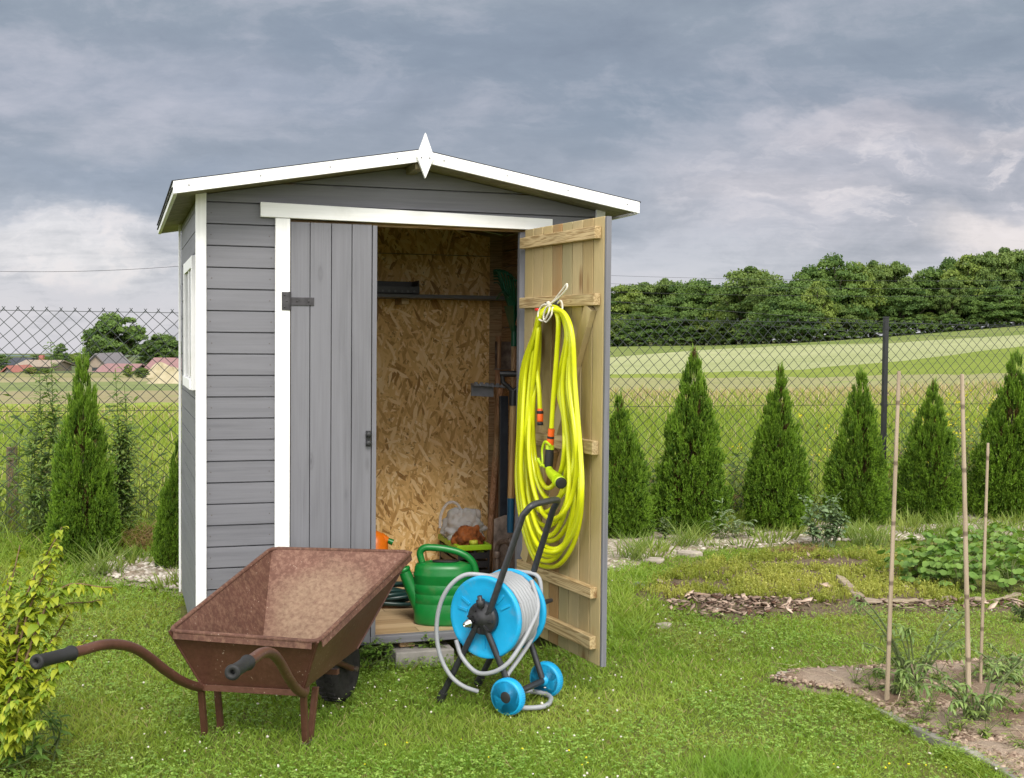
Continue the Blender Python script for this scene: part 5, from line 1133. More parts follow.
gvm = Mat('pale_gravel', .9, .15); b1_ = gvm.voro(gvm.co(), 55, 'Color'); b2_ = gvm.noise(gvm.co(), 5, 5, .7); b3_ = gvm.sep(b1_)
gvm.color(gvm.mix(gvm.ramp(b2_, [(.42, 0.0), (.62, .8)]), gvm.ramp(b3_[0], [(0.0, (.20, .155, .11)), (.4, (.36, .31, .245)), (1.0, (.50, .45, .37))]), (.20, .165, .10))); gvm.bump(gvm.voro(gvm.co(), 55), .8, .012)
sheet('gravel_strip', GRAV, .004, gvm.m, .022, .06, 4); sheet('gravel_strip', GRAVL, .004, gvm.m, .020, .06, 7)
cpm = Mat('mulch_soil', .95, .1); c1_ = cpm.noise(cpm.co(), 40, 6, .75); cpm.color(cpm.ramp(c1_, [(.3, (.07, .05, .03)), (.6, (.19, .145, .095)), (.8, (.32, .26, .19))])); cpm.bump(c1_, .9, .02)
sheet('mulch_strip', CHIPS, .003, cpm.m, .012, .04, 6, wob=.14); sheet('stonecrop_bed', SEDUM, .003, cpm.m, .02, .05, 8)

# concrete edging of the bed, laid in three lengths
edge_px = [(838, 696), (872, 711), (912, 731), (955, 752), (990, 770), (1030, 795)]
E_ = [gp(x, y) for x, y in edge_px]; edm = plain('mossy_concrete', (.25, .235, .205), .9, .15, var=.3, scale=9, bump=.6)
for k, (a, b, lab) in enumerate(((0, 1, 'short grey concrete edging piece at the tip of the vegetable bed'), (1, 3, 'long grey concrete edging piece between the lawn and the bed'), (3, 5, 'grey concrete edging piece at the bottom right of the lawn'))):
    f = MB()
    for i in range(a, b):
        p_, q_ = E_[i]+UPZ*-.05, E_[i+1]+UPZ*-.05; d_ = unit(q_-p_); s_ = np.cross(d_, UPZ)
        if i == a: p_ = p_+d_*.012
        f.obox(p_, q_-p_, -s_*.046, UPZ*(.05+.010+.007*k))
    tag(f.build('bed_edging', edm, None, .006), lab, 'edging', 'concrete edging of the vegetable bed')
f = MB()
flat_m = plain('flat_stone', (.36, .315, .26), .9, .1, var=.3, scale=14, bump=.6)
def stone(px_, py_, wpx, label, seed, hgt=.018, mat=None, name='flat_stone', cat='stone', elong=.55, tilt=0, lift=0):
    c_ = gp(px_, py_)+UPZ*lift; w = wpx/ppm(c_)/2; rg = np.random.default_rng(seed); m = 11; a = np.sort(rg.uniform(0, 2*PI, m)); r = rg.uniform(.75, 1.1, m); f = MB()
    P_ = [c_+RH*w*q*math.cos(t)+FH*w*elong*1.6*q*math.sin(t)+UPZ*(-.012+tilt*math.cos(t)*.5) for t, q in zip(a, r)]; f.prism(P_, UPZ*(hgt+.012)); return tag(f.build(name, mat or flat_m, None, .009), label, cat)
stone(689, 555, 28, 'pale flat stone lying in front of the tall two tone conifer', 1, .024); stone(655, 561, 26, 'brownish flat stone on the gravel left of the pale flat stone', 2, .016); stone(665, 625, 18, 'flat pale stone in the lawn near the open door', 3, .006)
stone(640, 585, 26, 'grey slab half sunk in the grass right of the door edge', 4, .014, edm); stone(800, 680, 56, 'long pale stone at the left tip of the vegetable bed', 5, .016, elong=.35, lift=.008); stone(845, 678, 40, 'second pale stone at the top edge of the vegetable bed', 6, .02, elong=.3, lift=.020)
wdm = pine('weathered_log', 0, (.30, .245, .19), rough=.85)
def plank(p0, p1, w, h, label, lift=(.01, .01)):
    a, b = gp(*p0), gp(*p1); a = a+UPZ*lift[0]; b = b+UPZ*lift[1]; d_ = b-a; s_ = unit(np.cross(d_, UPZ))*w; f = MB(); n = 7; rg = np.random.default_rng(int(p0[0]))
    prev = None; V = []
    for i in range(n):
        t = i/(n-1); c_ = a+d_*t; j1, j2 = rg.uniform(.45, 1.2, 2); V += [c_-s_*.5*j1, c_+s_*.5*j2, c_+s_*.4*j2+UPZ*h*j1, c_-s_*.42*j1+UPZ*h*j2]
    F = [(3, 2, 1, 0), tuple(range(4*n-4, 4*n))]
    for i in range(n-1): F += [(4*i+k, 4*i+(k+1) % 4, 4*i+4+(k+1) % 4, 4*i+4+k) for k in range(4)]
    f.add(V, F); tag(f.build('weathered_plank', wdm, None, .004), label, 'plank')
plank((838, 588), (862, 602), .07, .02, 'short propped piece of weathered wood at the edge of the stonecrop', (.06, .005)); plank((862, 604), (918, 603), .10, .022, 'long split weathered log lying along the lawn edge'); plank((938, 601), (985, 602), .07, .018, 'weathered wood piece lying behind the two right bamboo canes'); plank((996, 603), (1020, 597), .035, .02, 'thin weathered branch lying below the broad leaved patch')

# scattered chips, pebbles and clods
def ico():
    p_ = (1+5**.5)/2; V = np.array([(-1, p_, 0), (1, p_, 0), (-1, -p_, 0), (1, -p_, 0), (0, -1, p_), (0, 1, p_), (0, -1, -p_), (0, 1, -p_), (p_, 0, -1), (p_, 0, 1), (-p_, 0, -1), (-p_, 0, 1)])/math.hypot(1, p_)
    F = np.array([(0, 11, 5), (0, 5, 1), (0, 1, 7), (0, 7, 10), (0, 10, 11), (1, 5, 9), (5, 11, 4), (11, 10, 2), (10, 7, 6), (7, 1, 8), (3, 9, 4), (3, 4, 2), (3, 2, 6), (3, 6, 8), (3, 8, 9), (4, 9, 5), (2, 4, 11), (6, 2, 10), (8, 6, 7), (9, 8, 1)]); return V, F
IV, IF = ico()
def pebbles(name, P, size, col, mat, flat=.6, seed=0, jag=.25, z=.01):
    rg = np.random.default_rng(seed); n = len(P); s = rg.uniform(size[0], size[1], n)**1; A = rg.uniform(0, 2*PI, n); st = rg.uniform(.6, 1.3, (n, 1, 3))*np.array([1, 1, flat])
    V = IV[None]*st*(1+jag*rg.uniform(-1, 1, (n, 12, 1)))*s[:, None, None]; ca, sa = np.cos(A)[:, None], np.sin(A)[:, None]; x = V[..., 0]*ca-V[..., 1]*sa; y = V[..., 0]*sa+V[..., 1]*ca; V = np.stack([x+P[:, :1], y+P[:, 1:2], V[..., 2]+z], -1)
    T = (IF[None]+12*np.arange(n)[:, None, None]).reshape(-1, 3); return tag(link_mesh(np_mesh(name, V.reshape(-1, 3), None, T, np.repeat(col, 12, 0), mats=[mat]), name), kind='stuff')
def rand_in(poly, n, rg, clump=None, thr=.5):
    lo, hi = poly.min(0), poly.max(0); out = np.zeros((0, 2))
    while len(out) < n:
        P = rg.uniform(lo, hi, (n*2, 2)); P = P[inside(P, poly)]
        if clump: P = P[vnoise(P, clump, 3) > thr*rg.uniform(.6, 1.4, len(P))]
        out = np.vstack([out, P])
    return out[:n]
stm = Mat('stones', .9, .15); stm.color(stm.attr()); stm = stm.m; rg = np.random.default_rng(21)
def tones(n, a, b, rg=rg): t = rg.uniform(0, 1, (n, 1)); return np.array(a)*(1-t)+np.array(b)*t
pebbles('pebbles', np.vstack([rand_in(GRAV, 3000, rg, 1.6, .35), rand_in(GRAVL, 1500, rg)]), (.006, .024), tones(4500, (.24, .19, .14), (.60, .55, .48)), stm, .6, 1)
pebbles('soil_clods', np.vstack([rand_in(BED, 9000, rg, 2.5, .30), rand_in(BED, 7000, rg)]), (.003, .013), tones(16000, (.10, .060, .04), (.42, .32, .24)), stm, .75, 2, z=.02)
P = np.vstack([rand_in(CHIPS, 280, rg, 2.6, .5), rand_in(SEDUM, 160, rg, 2, .5), rand_in(poly_px([(690, 598), (800, 602), (800, 616), (735, 619), (690, 614)]), 120, rg)]); n = len(P); big_ = rg.uniform(0, 1, n) < .14; A = rg.uniform(0, 2*PI, n); C = np.column_stack([P, rg.uniform(.012, .035, n)]); Nn = unit(np.column_stack([rg.normal(0, .35, (n, 2)), np.ones(n)])); T = np.column_stack([np.cos(A), np.sin(A), np.zeros(n)])
V, Q, Cc = leaf_quads(C, Nn, rg.uniform(.010, .034, n)*np.where(big_, 1.7, 1), tones(n, (.085, .042, .025), (.46, .35, .27))*np.where(big_[:, None], 1.35, rg.uniform(.6, 1.1, (n, 1))), .38, T, rg, .4); th_ = np.array([0, 0, -.006]); V2 = np.vstack([V, V+th_]); Qs = [Q, Q[:, ::-1]+len(V)]+[np.stack([Q[:, i], Q[:, (i+1) % 4], Q[:, (i+1) % 4]+len(V), Q[:, i]+len(V)], 1)[:, ::-1] for i in range(4)]
tag(link_mesh(np_mesh('bark_chips', V2, np.vstack(Qs), None, np.vstack([Cc, Cc*.8]), mats=[stm]), 'bark_chips'), kind='stuff')

# ------------------------------------------------------------------ lawn
rg = np.random.default_rng(33)
def polar_samples(n, dmin, dmax, amax, power, rg):   # denser near where the photographer stood
    u = rg.uniform(0, 1, n); e = 2-power; d = (dmin**e+u*(dmax**e-dmin**e))**(1/e) if abs(e) > 1e-6 else dmin*(dmax/dmin)**u
    a = rg.uniform(-amax, amax, n); return CAM[:2]+d[:, None]*(np.sin(a)[:, None]*RH[:2]+np.cos(a)[:, None]*FH[:2]), d
def lawn_mask(P):
    inb = inside(P+np.stack([vnoise(P, 6, 91)-.5, vnoise(P, 6, 92)-.5], 1)*.16, BED); bad = inside(P, SHED_FOOT)|(inb & ~((vnoise(P, 3.3, 93) > .55) & (vnoise(P, 23, 94) > .5)))|(P[:, 1] > 3.6)
    Pw = P+np.stack([vnoise(P, 3, 1)-.5, vnoise(P, 3, 2)-.5], 1)*.25
    return ~bad, inside(Pw, GRAV)|inside(Pw, GRAVL), inside(Pw, SEDUM), inside(Pw, CHIPS), inside(P, STRAW)
def gcol(P, rg):
    n = len(P); t = np.clip(vnoise(P, 1.3, 5)*.5+vnoise(P, 4.5, 6)*.35+rg.normal(0, .16, n), 0, 1)[:, None]
    c_ = np.array([.172, .300, .030])*(1-t)+np.array([.352, .452, .080])*t
    yel_ = (np.clip(vnoise(P, 2.1, 8)*1.6-.95, 0, 1)*rg.uniform(0, 1, n))[:, None]; c_ = c_*(1-yel_)+np.array([.36, .35, .085])*yel_
    dry = (rg.uniform(0, 1, n) < .035)[:, None]; return np.where(dry, np.array([.42, .35, .17]), c_)
P, d = polar_samples(540000, 2.5, 10.2, .63, 1.75, rg); ok, gr_, se_, ch_, stw = lawn_mask(P)
sparse = rg.uniform(0, 1, len(P)); keep = ok & ~((gr_ & (sparse > .18+.8*(vnoise(P, 2.3, 9) > .47))) | (se_ & (sparse > .10)) | (ch_ & (sparse > .72)) | (stw & (sparse > .3)))
thin = vnoise(P, 5.5, 14)*.6+vnoise(P, 1.7, 15)*.4; keep &= (sparse < .42+thin*1.0)
P = P[keep]; d = d[keep]; n = len(P)
TUFT = gp(735, 775)[:2]; tuft = np.clip(1-np.hypot(*(P-TUFT).T)/.34, 0, 1); side_tall = np.clip((inside(P, poly_px([(606, 640), (606, 575), (650, 575), (660, 610), (640, 640)]))).astype(float), 0, 1)
foot = np.minimum(np.abs(P[:, 1]+.03), .2)/.2; near_wall = ((P[:, 0] > -.2) & (P[:, 0] < 2) & (P[:, 1] > -.10) & (P[:, 1] < .05)).astype(float)
back_tall = np.clip((P[:, 1]-2.6)/.8, 0, 1)*(P[:, 0] < .4); fence_tall = np.clip((P[:, 1]-3.1)/.4, 0, 1)
L = rg.uniform(.014, .036, n)*(.8+.8*vnoise(P, 2.5, 10))+tuft*rg.uniform(.03, .10, n)+side_tall*rg.uniform(.0, .09, n)+near_wall*rg.uniform(0, .06, n)+back_tall*rg.uniform(0, .16, n)+fence_tall*rg.uniform(0, .22, n)
a = rg.uniform(0, 2*PI, n); lean = rg.uniform(.1, .95, n)*(1-.4*tuft); D = unit(np.stack([np.cos(a)*lean, np.sin(a)*lean, np.ones(n)], 1)); col = gcol(P, rg)
tf = tuft[:, None]; col = col*(1-tf*.8)+np.array([.125, .27, .028])*tf*.8
bend = np.stack([np.cos(a), np.sin(a), -.5*np.ones(n)], 1)*(L*rg.uniform(.1, .5, n))[:, None]
zt_ = np.where(np.hypot(*(P-CAM[:2]).T) < 60, (vnoise(P, 1.1, 3)-.5)*.022*np.clip((d-1)/3, 0, 1), 0)-.014
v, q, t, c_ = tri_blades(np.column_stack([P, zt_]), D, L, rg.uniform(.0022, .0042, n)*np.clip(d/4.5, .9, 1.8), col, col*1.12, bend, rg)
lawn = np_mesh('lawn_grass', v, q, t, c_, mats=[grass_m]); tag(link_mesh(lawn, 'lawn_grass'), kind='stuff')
# longer grass leaning over the bed edging
q_ = np.array([e[:2] for e in E_]); sg_ = rg.integers(0, len(q_)-1, 5200); u_ = rg.uniform(0, 1, (5200, 1)); P = q_[sg_]*(1-u_)+q_[sg_+1]*u_; nrm_ = unit(np.column_stack([-(q_[sg_+1]-q_[sg_])[:, 1], (q_[sg_+1]-q_[sg_])[:, 0]])); P = P+nrm_*rg.normal(.0, .055, (5200, 1)); P = P[vnoise(P, 5, 97) > .36]; n = len(P); L = rg.uniform(.02, .075, n); a = rg.uniform(0, 2*PI, n); D = unit(np.stack([np.cos(a)*.6, np.sin(a)*.6, np.ones(n)], 1)); col = gcol(P, rg)
v, q, t, c_ = tri_blades(np.column_stack([P, np.zeros(n)-.01]), D, L, .0032, col, col*1.1, np.stack([np.cos(a), np.sin(a), -.5*np.ones(n)], 1)*(L*.4)[:, None], rg); tag(link_mesh(np_mesh('edge_grass', v, q, t, c_, mats=[grass_m]), 'edge_grass'), kind='stuff')
# clover between the blades
P, d = polar_samples(98000, 2.5, 8.5, .60, 1.7, rg); ok, gr_, se_, ch_, stw = lawn_mask(P); m = ok & ~gr_ & ~se_ & ~ch_ & ~stw & (vnoise(P, 1.9, 20)*.6+vnoise(P, 5, 21)*.4 > .46+rg.uniform(-.16, .16, len(P))) & (np.hypot(*(P-TUFT).T) > .22)
P = P[m]; n = len(P); hz_ = rg.uniform(.010, .038, n); A = rg.uniform(0, 2*PI, n); s = rg.uniform(.0028, .0054, n); parts = []
tone = rg.uniform(0, 1, (n, 1)); col = np.array([.148, .288, .038])*(1-tone)+np.array([.305, .442, .090])*tone; col = col*(1-.5*(vnoise(P, 2.1, 8) > .6)[:, None]*np.array([.0, .1, .0]))
for k in range(3):
    aa = A+k*2*PI/3; dr = np.stack([np.cos(aa), np.sin(aa), rg.uniform(-.3, .35, n)], 1); Nn = unit(np.stack([rg.normal(0, .35, n), rg.normal(0, .35, n), np.ones(n)], 1)); C = np.column_stack([P, hz_])+dr*s[:, None]*1.05
    parts.append(leaf_quads(C, Nn, s, col, .95, dr, rg, .1))
v, q, _, c_ = join(parts); tag(link_mesh(np_mesh('clover_leaves', v, q, None, c_, mats=[lf]), 'clover_leaves'), kind='stuff')
# white clover heads
P, d = polar_samples(3000, 2.6, 7.5, .46, 1.5, rg); ok, gr_, se_, ch_, stw = lawn_mask(P); m = ok & ~gr_ & ~se_ & ~ch_ & (vnoise(P, 1.6, 30)*.7+vnoise(P, 4, 31)*.3 > .56+rg.uniform(-.1, .1, len(P))); P = P[m][:250]
pebbles('clover_flowers', P, (.0034, .0058), tones(len(P), (.46, .43, .34), (.62, .58, .50)), stm, .9, 5, .3, z=.045)
P, d = polar_samples(900, 2.6, 4.4, .46, 1.5, rg); ok, *_r = lawn_mask(P); P = P[ok & (vnoise(P, 1.3, 40) > .5)][:220]
pebbles('yellow_flowers', P, (.003, .0048), tones(len(P), (.62, .52, .02), (.75, .62, .03)), stm, .8, 6, .2, z=.035)
# dry stems and litter on the bed
n = 900; P = rand_in(BED, n, rg); A = rg.uniform(0, 2*PI, n); D = np.column_stack([np.cos(A), np.sin(A), rg.uniform(0, .25, n)]); v, q, t, c_ = tri_blades(np.column_stack([P, rg.uniform(.02, .05, n)]), unit(D), rg.uniform(.03, .12, n), .0035, tones(n, (.26, .19, .11), (.48, .40, .27)), None, None, rg, side=np.column_stack([-np.sin(A), np.cos(A), 0*A])); tag(link_mesh(np_mesh('dry_litter', v, q, t, c_, mats=[stm]), 'dry_litter'), kind='stuff')
# leafy stonecrop ground cover
K = rand_in(SEDUM, 420, rg); K = K[vnoise(K, 2.4, 50) > .30]; kh = rg.uniform(.55, 1.25, len(K)); ki = rg.integers(0, len(K), 8200); off = rg.normal(0, .034, (8200, 2)); P = K[ki]+off; hk_ = kh[ki]*(1-np.clip(np.hypot(*off.T)/.12, 0, .6)); ok_ = inside(P, SEDUM); P = P[ok_]; off = off[ok_]; hk_ = hk_[ok_]; n = len(P)
t = np.clip(vnoise(P, 3, 52)*.8+rg.normal(0, .18, n), 0, 1)[:, None]; col = np.array([.22, .27, .035])*(1-t)+np.array([.48, .48, .115])*t
L = rg.uniform(.05, .105, n)*hk_; D = unit(np.column_stack([off*6+rg.normal(0, .16, (n, 2)), np.ones(n)])); parts = [tri_blades(np.column_stack([P, np.zeros(n)]), D, L, .008, col*.85, col*1.05, None, rg)]
for k in range(6):
    h = rg.uniform(.3, 1.0, n); C = np.column_stack([P, np.zeros(n)])+D*(L*h)[:, None]; parts.append(leaf_quads(C+rg.normal(0, .003, (n, 3)), unit(rg.normal(0, 1, (n, 3))-FH*.6+UPZ*.3), rg.uniform(.004, .0085, n), col*rg.uniform(.8, 1.2, (n, 1)), .5, None, rg))
v, q, t, c_ = join(parts); tag(link_mesh(np_mesh('stonecrop', v, q, t, c_, mats=[lf]), 'stonecrop'), kind='stuff')
# meadow and weeds beyond the fence
P, d = polar_samples(80000, 8.6, 34, .50, 1.45, rg); m = P[:, 1] > FENCE_Y+.06; P = P[m]; d = d[m]; n = len(P); vv, tt = polar(P); leftf = np.clip((-tt-.05)/.12, 0, 1)
tall = vnoise(P, .55, 60)*.6+vnoise(P, 1.8, 61)*.4; L = rg.uniform(.14, .42, n)*(.45+1.0*tall)*np.clip(1-.3*leftf, .5, 1)*np.clip(1.15-d/70, .5, 1)
t = np.clip(vnoise(P, .4, 62)*.7+rg.normal(.1, .2, n), 0, 1)[:, None]; col = np.array([.17, .25, .032])*(1-t)+np.array([.31, .37, .065])*t
dryp = np.clip((d-22)/10, 0, 1)*np.where(leftf > .5, .35, .7)+.04; dry = (rg.uniform(0, 1, n) < dryp)[:, None]; col = np.where(dry, tones(n, (.34, .27, .15), (.52, .44, .27)), col)
a = rg.uniform(0, 2*PI, n); D = unit(np.stack([np.cos(a)*.28, np.sin(a)*.28, np.ones(n)], 1)); bend = np.stack([np.cos(a), np.sin(a), -.3*np.ones(n)], 1)*(L*rg.uniform(.05, .35, n))[:, None]
v, q, t, c_ = tri_blades(np.column_stack([P, terrain_z(P)-.02]), D, L, rg.uniform(.006, .011, n)*np.clip(d/11, 1, 3), col, col*1.1, bend, rg); tag(link_mesh(np_mesh('meadow_grass', v, q, t, c_, mats=[grass_m]), 'meadow_grass'), kind='stuff')
# rank weeds and brown stalks along the fence line
n = 2600; P = np.column_stack([rg.uniform(-2.6, 9.2, n), FENCE_Y+np.abs(rg.normal(0, .45, n))+.04]); P = P[(P[:, 0] < -.05) | (P[:, 0] > 1.9)]; P = P[vnoise(P, 1.4, 70) > .34]; n = len(P)
h = rg.uniform(.28, .98, n)*(.5+.8*vnoise(P, .9, 71)); brn = rg.uniform(0, 1, (n, 1)) < .25; col = np.where(brn, tones(n, (.16, .10, .05), (.33, .24, .13)), tones(n, (.085, .15, .03), (.20, .27, .06))); D = unit(np.column_stack([rg.normal(0, .16, (n, 2)), np.ones(n)])); B3 = np.column_stack([P, np.zeros(n)-.02]); parts = [tri_blades(B3, D, h, .006, col, None, None, rg)]
for k in range(9):
    u_ = rg.uniform(.12, .98, n); a_ = rg.uniform(0, 2*PI, n); T_ = unit(np.column_stack([np.cos(a_), np.sin(a_), rg.uniform(-.2, .6, n)])); s_ = rg.uniform(.018, .05, n)*np.where(brn[:, 0], .5, 1); parts.append(leaf_quads(B3+D*(h*u_)[:, None]+T_*s_[:, None], unit(rg.normal(0, .5, (n, 3))+np.array([0, -.3, .7])), s_, col*rg.uniform(.8, 1.2, (n, 1)), .28, T_, rg))
v, q, t, c_ = join(parts); tag(link_mesh(np_mesh('fence_weeds', v, q, t, c_, mats=[lf]), 'fence_weeds'), kind='stuff')
# weeds and grass sprouting through the gravel
K = np.vstack([rand_in(GRAV, 95, rg, 1.1, .4), rand_in(GRAVL, 14, rg)]); per = 46; ki = np.repeat(np.arange(len(K)), per); n = len(ki); off = rg.normal(0, .045, (n, 2)); P = K[ki]+off; L = rg.uniform(.05, .19, n)*rg.uniform(.4, 1.2, len(K))[ki]; tn = rg.uniform(0, 1, len(K))[ki][:, None]
col = (np.array([.13, .22, .03])*(1-tn)+np.array([.30, .36, .09])*tn)*rg.uniform(.75, 1.2, (n, 1)); a = rg.uniform(0, 2*PI, n); D = unit(np.column_stack([off*7+rg.normal(0, .2, (n, 2)), np.ones(n)])); bend = np.stack([np.cos(a), np.sin(a), -.5*np.ones(n)], 1)*(L*.3)[:, None]
v, q, t, c_ = tri_blades(np.column_stack([P, np.zeros(n)]), D, L, rg.uniform(.004, .014, n), col, None, bend, rg); tag(link_mesh(np_mesh('gravel_weeds', v, q, t, c_, mats=[grass_m]), 'gravel_weeds'), kind='stuff')
# yellow flowering weeds behind the fence at the right
fx = [on_plane(x_, y_, (0, FENCE_Y+.5+rg.uniform(0, 1.6), 0), (0, 1, 0)) for x_, y_ in zip(rg.normal(960, 26, 90), rg.uniform(395, 500, 90))]+[on_plane(x_, y_, (0, FENCE_Y+.8, 0), (0, 1, 0)) for x_, y_ in zip(rg.uniform(720, 1020, 25), rg.uniform(410, 470, 25))]
fx = np.array([p_ for p_ in fx if p_[2] > .15]); n = len(fx); V = []; parts = []
for k in range(7): parts.append(leaf_quads(fx+rg.normal(0, .022, (n, 3)), unit(rg.normal(size=(n, 3))), rg.uniform(.008, .016, n), tones(n, (.55, .50, .02), (.70, .62, .05)), .8, None, rg))
bs_ = fx.copy(); bs_[:, 2] = 0; parts.append(tri_blades(bs_+np.column_stack([rg.normal(0, .06, (n, 2)), np.zeros(n)]), unit(fx-bs_), fx[:, 2], .009, tones(n, (.07, .12, .02), (.12, .17, .04)), None, None, rg))
for k in range(6):
    h = rg.uniform(.1, .85, (n, 1)); parts.append(leaf_quads(bs_*(1-h)+fx*h+rg.normal(0, .03, (n, 3)), unit(rg.normal(size=(n, 3))+np.array([0, -.4, .5])), rg.uniform(.02, .045, n), tones(n, (.07, .12, .025), (.14, .19, .05)), .35, None, rg))
v, q, t, c_ = join(parts); tag(link_mesh(np_mesh('yellow_weeds', v, q, t, c_, mats=[lf]), 'yellow_weeds'), kind='stuff')

# ------------------------------------------------------------------ single plants
def stem_plant(name, label, cat, base, stems, leafcol, rg, group=None, leaf=(.03, .05), aspect=.3, pairs=14, droop=.5, stem_r=.004, stemcol=(.08, .11, .03), up0=.15, spread=1.0, fold=True, mat=None):
    """stems: list of 3-D paths in world space; leaves along them"""
    o = thing(name, label, cat, base, group); sm = MB(); parts = []
    for path in stems:
        c_ = catmull(path, 6); sm.tube(c_, np.linspace(stem_r, stem_r*.35, len(c_)), 6)
        n = pairs*2; tt_ = np.sort(rg.uniform(up0, 1.0, n)); idx = tt_*(len(c_)-1); i0 = np.minimum(idx.astype(int), len(c_)-2); fr = (idx-i0)[:, None]; C = c_[i0]*(1-fr)+c_[i0+1]*fr; tg = unit(c_[i0+1]-c_[i0])
        a = rg.uniform(0, 2*PI, n); side = np.stack([np.cos(a), np.sin(a), np.zeros(n)], 1)*spread; D = unit(side+tg*.5+np.array([0, 0, -1.0])*droop*rg.uniform(.3, 1.2, (n, 1)))
        L = rg.uniform(leaf[0], leaf[1], n)*np.interp(tt_, [0, .5, 1], [1.05, 1.0, .6]); S = unit(np.cross(D, np.array([0, 0, 1.0])+rg.normal(0, .2, (n, 3)))); Nn = unit(np.cross(S, D)); w = L*aspect
        b = C; m1 = C+D*(L*.35)[:, None]+Nn*(L*.04)[:, None]; m2 = C+D*(L*.70)[:, None]; tip = C+D*L[:, None]-Nn*(L*.12)[:, None]+np.array([0, 0, -1])*(L*.12)[:, None]
        V = np.stack([b, m1-S*w[:, None]*.5+Nn*w[:, None]*.12, m1, m1+S*w[:, None]*.5+Nn*w[:, None]*.12, m2-S*w[:, None]*.38+Nn*w[:, None]*.08, m2, m2+S*w[:, None]*.38+Nn*w[:, None]*.08, tip], 1).reshape(-1, 3)
        k = np.arange(n)*8; Q = np.concatenate([np.stack([k+1, k+2, k+5, k+4], 1), np.stack([k+2, k+3, k+6, k+5], 1)]); T = np.concatenate([np.stack([k, k+2, k+1], 1), np.stack([k, k+3, k+2], 1), np.stack([k+4, k+5, k+7], 1), np.stack([k+5, k+6, k+7], 1)])
        t = rg.uniform(0, 1, (n, 1)); col = np.array(leafcol[0])*(1-t)+np.array(leafcol[1])*t; parts.append((V, Q, T, np.repeat(col, 8, 0)))
    v, q, t, c_ = join(parts); v = v-ORIG[o.name]; link_mesh(np_mesh('leaves', v, q, t, c_, mats=[mat or lf]), 'leaves', o)
    sm.build('stems', plain('stem_'+name, stemcol, .6, .2), o); return o
rg = np.random.default_rng(77)
# yellow-green shrub, bottom left
sbp = gp(-6, 770); sbp = np.array([sbp[0], sbp[1], 0]); st = []
def br_path(px_, py_, off, mid=None):
    e = facing(px_, py_, sbp+FH*off); m_ = facing(*(mid or ((px_-8)/2, (py_+745)/2)), sbp+FH*off*.6); return [sbp+UPZ*.0, m_, e]
for px_, py_, off, mid in [(62, 527, .15, (22, 610)), (58, 545, .1, (26, 620)), (112, 587, .05, (50, 600)), (100, 600, .1, (40, 622)), (85, 640, -.05, None), (40, 560, .3, None), (20, 545, .4, (0, 640)), (8, 580, .2, None), (30, 610, .25, None), (52, 640, .0, None), (48, 690, -.15, None), (70, 612, .2, None), (25, 660, -.1, None), (15, 700, -.2, None), (-20, 560, .3, (-20, 650)), (42, 720, -.2, None), (10, 625, .1, None), (34, 585, .15, None), (-6, 600, .0, None), (55, 575, .35, None)]:
    st.append(br_path(px_, py_, off, mid))
stem_plant('leafy_shrub', 'yellow green leafy shrub with drooping pointed leaves at the left edge', 'shrub', sbp, st, ((.13, .23, .018), (.44, .47, .04)), rg, leaf=(.036, .060), aspect=.56, pairs=66, droop=.9, stem_r=.006, stemcol=(.14, .09, .045), up0=.22)
dk = gp(15, 776); stem_plant('low_weed', 'dark green low weeds under the yellow green shrub', 'weed', dk, [[dk+RH*rg.uniform(-.1, .10)+FH*rg.uniform(-.05, .25), dk+RH*rg.uniform(-.1, .12)+FH*rg.uniform(-.1, .3)+UPZ*.09, dk+RH*rg.uniform(-.15, .14)+FH*rg.uniform(-.1, .3)+UPZ*rg.uniform(.12, .22)] for _ in range(14)], ((.06, .13, .02), (.16, .27, .05)), rg, leaf=(.03, .07), aspect=.3, pairs=9, droop=.4)
# tall weeds at the fence on the left
for i, (px_, ptop, lab) in enumerate([(50, 342, 'tall willowy weed left of the slender conifer'), (118, 368, 'leafy tall weed right of the slender conifer'), (128, 385, 'thin tall weed between the conifer and the shed'), (38, 372, 'tall weed further left near the weathered stake')]):
    b = wall_pt(px_, 540, FENCE_Y-.22); b[2] = 0; tp = facing(px_+random.uniform(-4, 4), ptop, b)
    stem_plant('tall_weed', lab, 'weed', b, [[b, (b+tp)/2+RH*.02, tp]]+[[b+RH*random.uniform(-.05, .05), (b+tp)*.45+RH*random.uniform(-.06, .06)+b*.1, facing(px_+random.uniform(-10, 10), ptop+random.uniform(25, 70), b)] for _ in range(2)], ((.10, .18, .04), (.22, .31, .09)), rg, leaf=(.08, .14), aspect=.20, pairs=62, droop=.35, stem_r=.005, up0=.1, spread=.8)
# weeds by the shed front and door
for px_, py_, h_, lab, n_ in [(372, 668, .11, 'bushy green weeds by the barrow tyre at the shed threshold', 16), (425, 660, .10, 'small weeds between the concrete slab and the reel', 10), (548, 640, .05, 'little weeds below the bottom of the open door', 6)]:
    b = gp(px_, py_); stem_plant('low_weed', lab, 'weed', b, [[b+RH*rg.uniform(-.09, .09)+FH*rg.uniform(-.04, .05), b+RH*rg.uniform(-.1, .1)+UPZ*h_*.6, b+RH*rg.uniform(-.13, .13)+FH*rg.uniform(-.05, .05)+UPZ*h_*rg.uniform(.8, 1.3)] for _ in range(n_)], ((.09, .19, .025), (.22, .35, .06)), rg, leaf=(.018, .036), aspect=.5, pairs=9, droop=.2, stem_r=.0025)
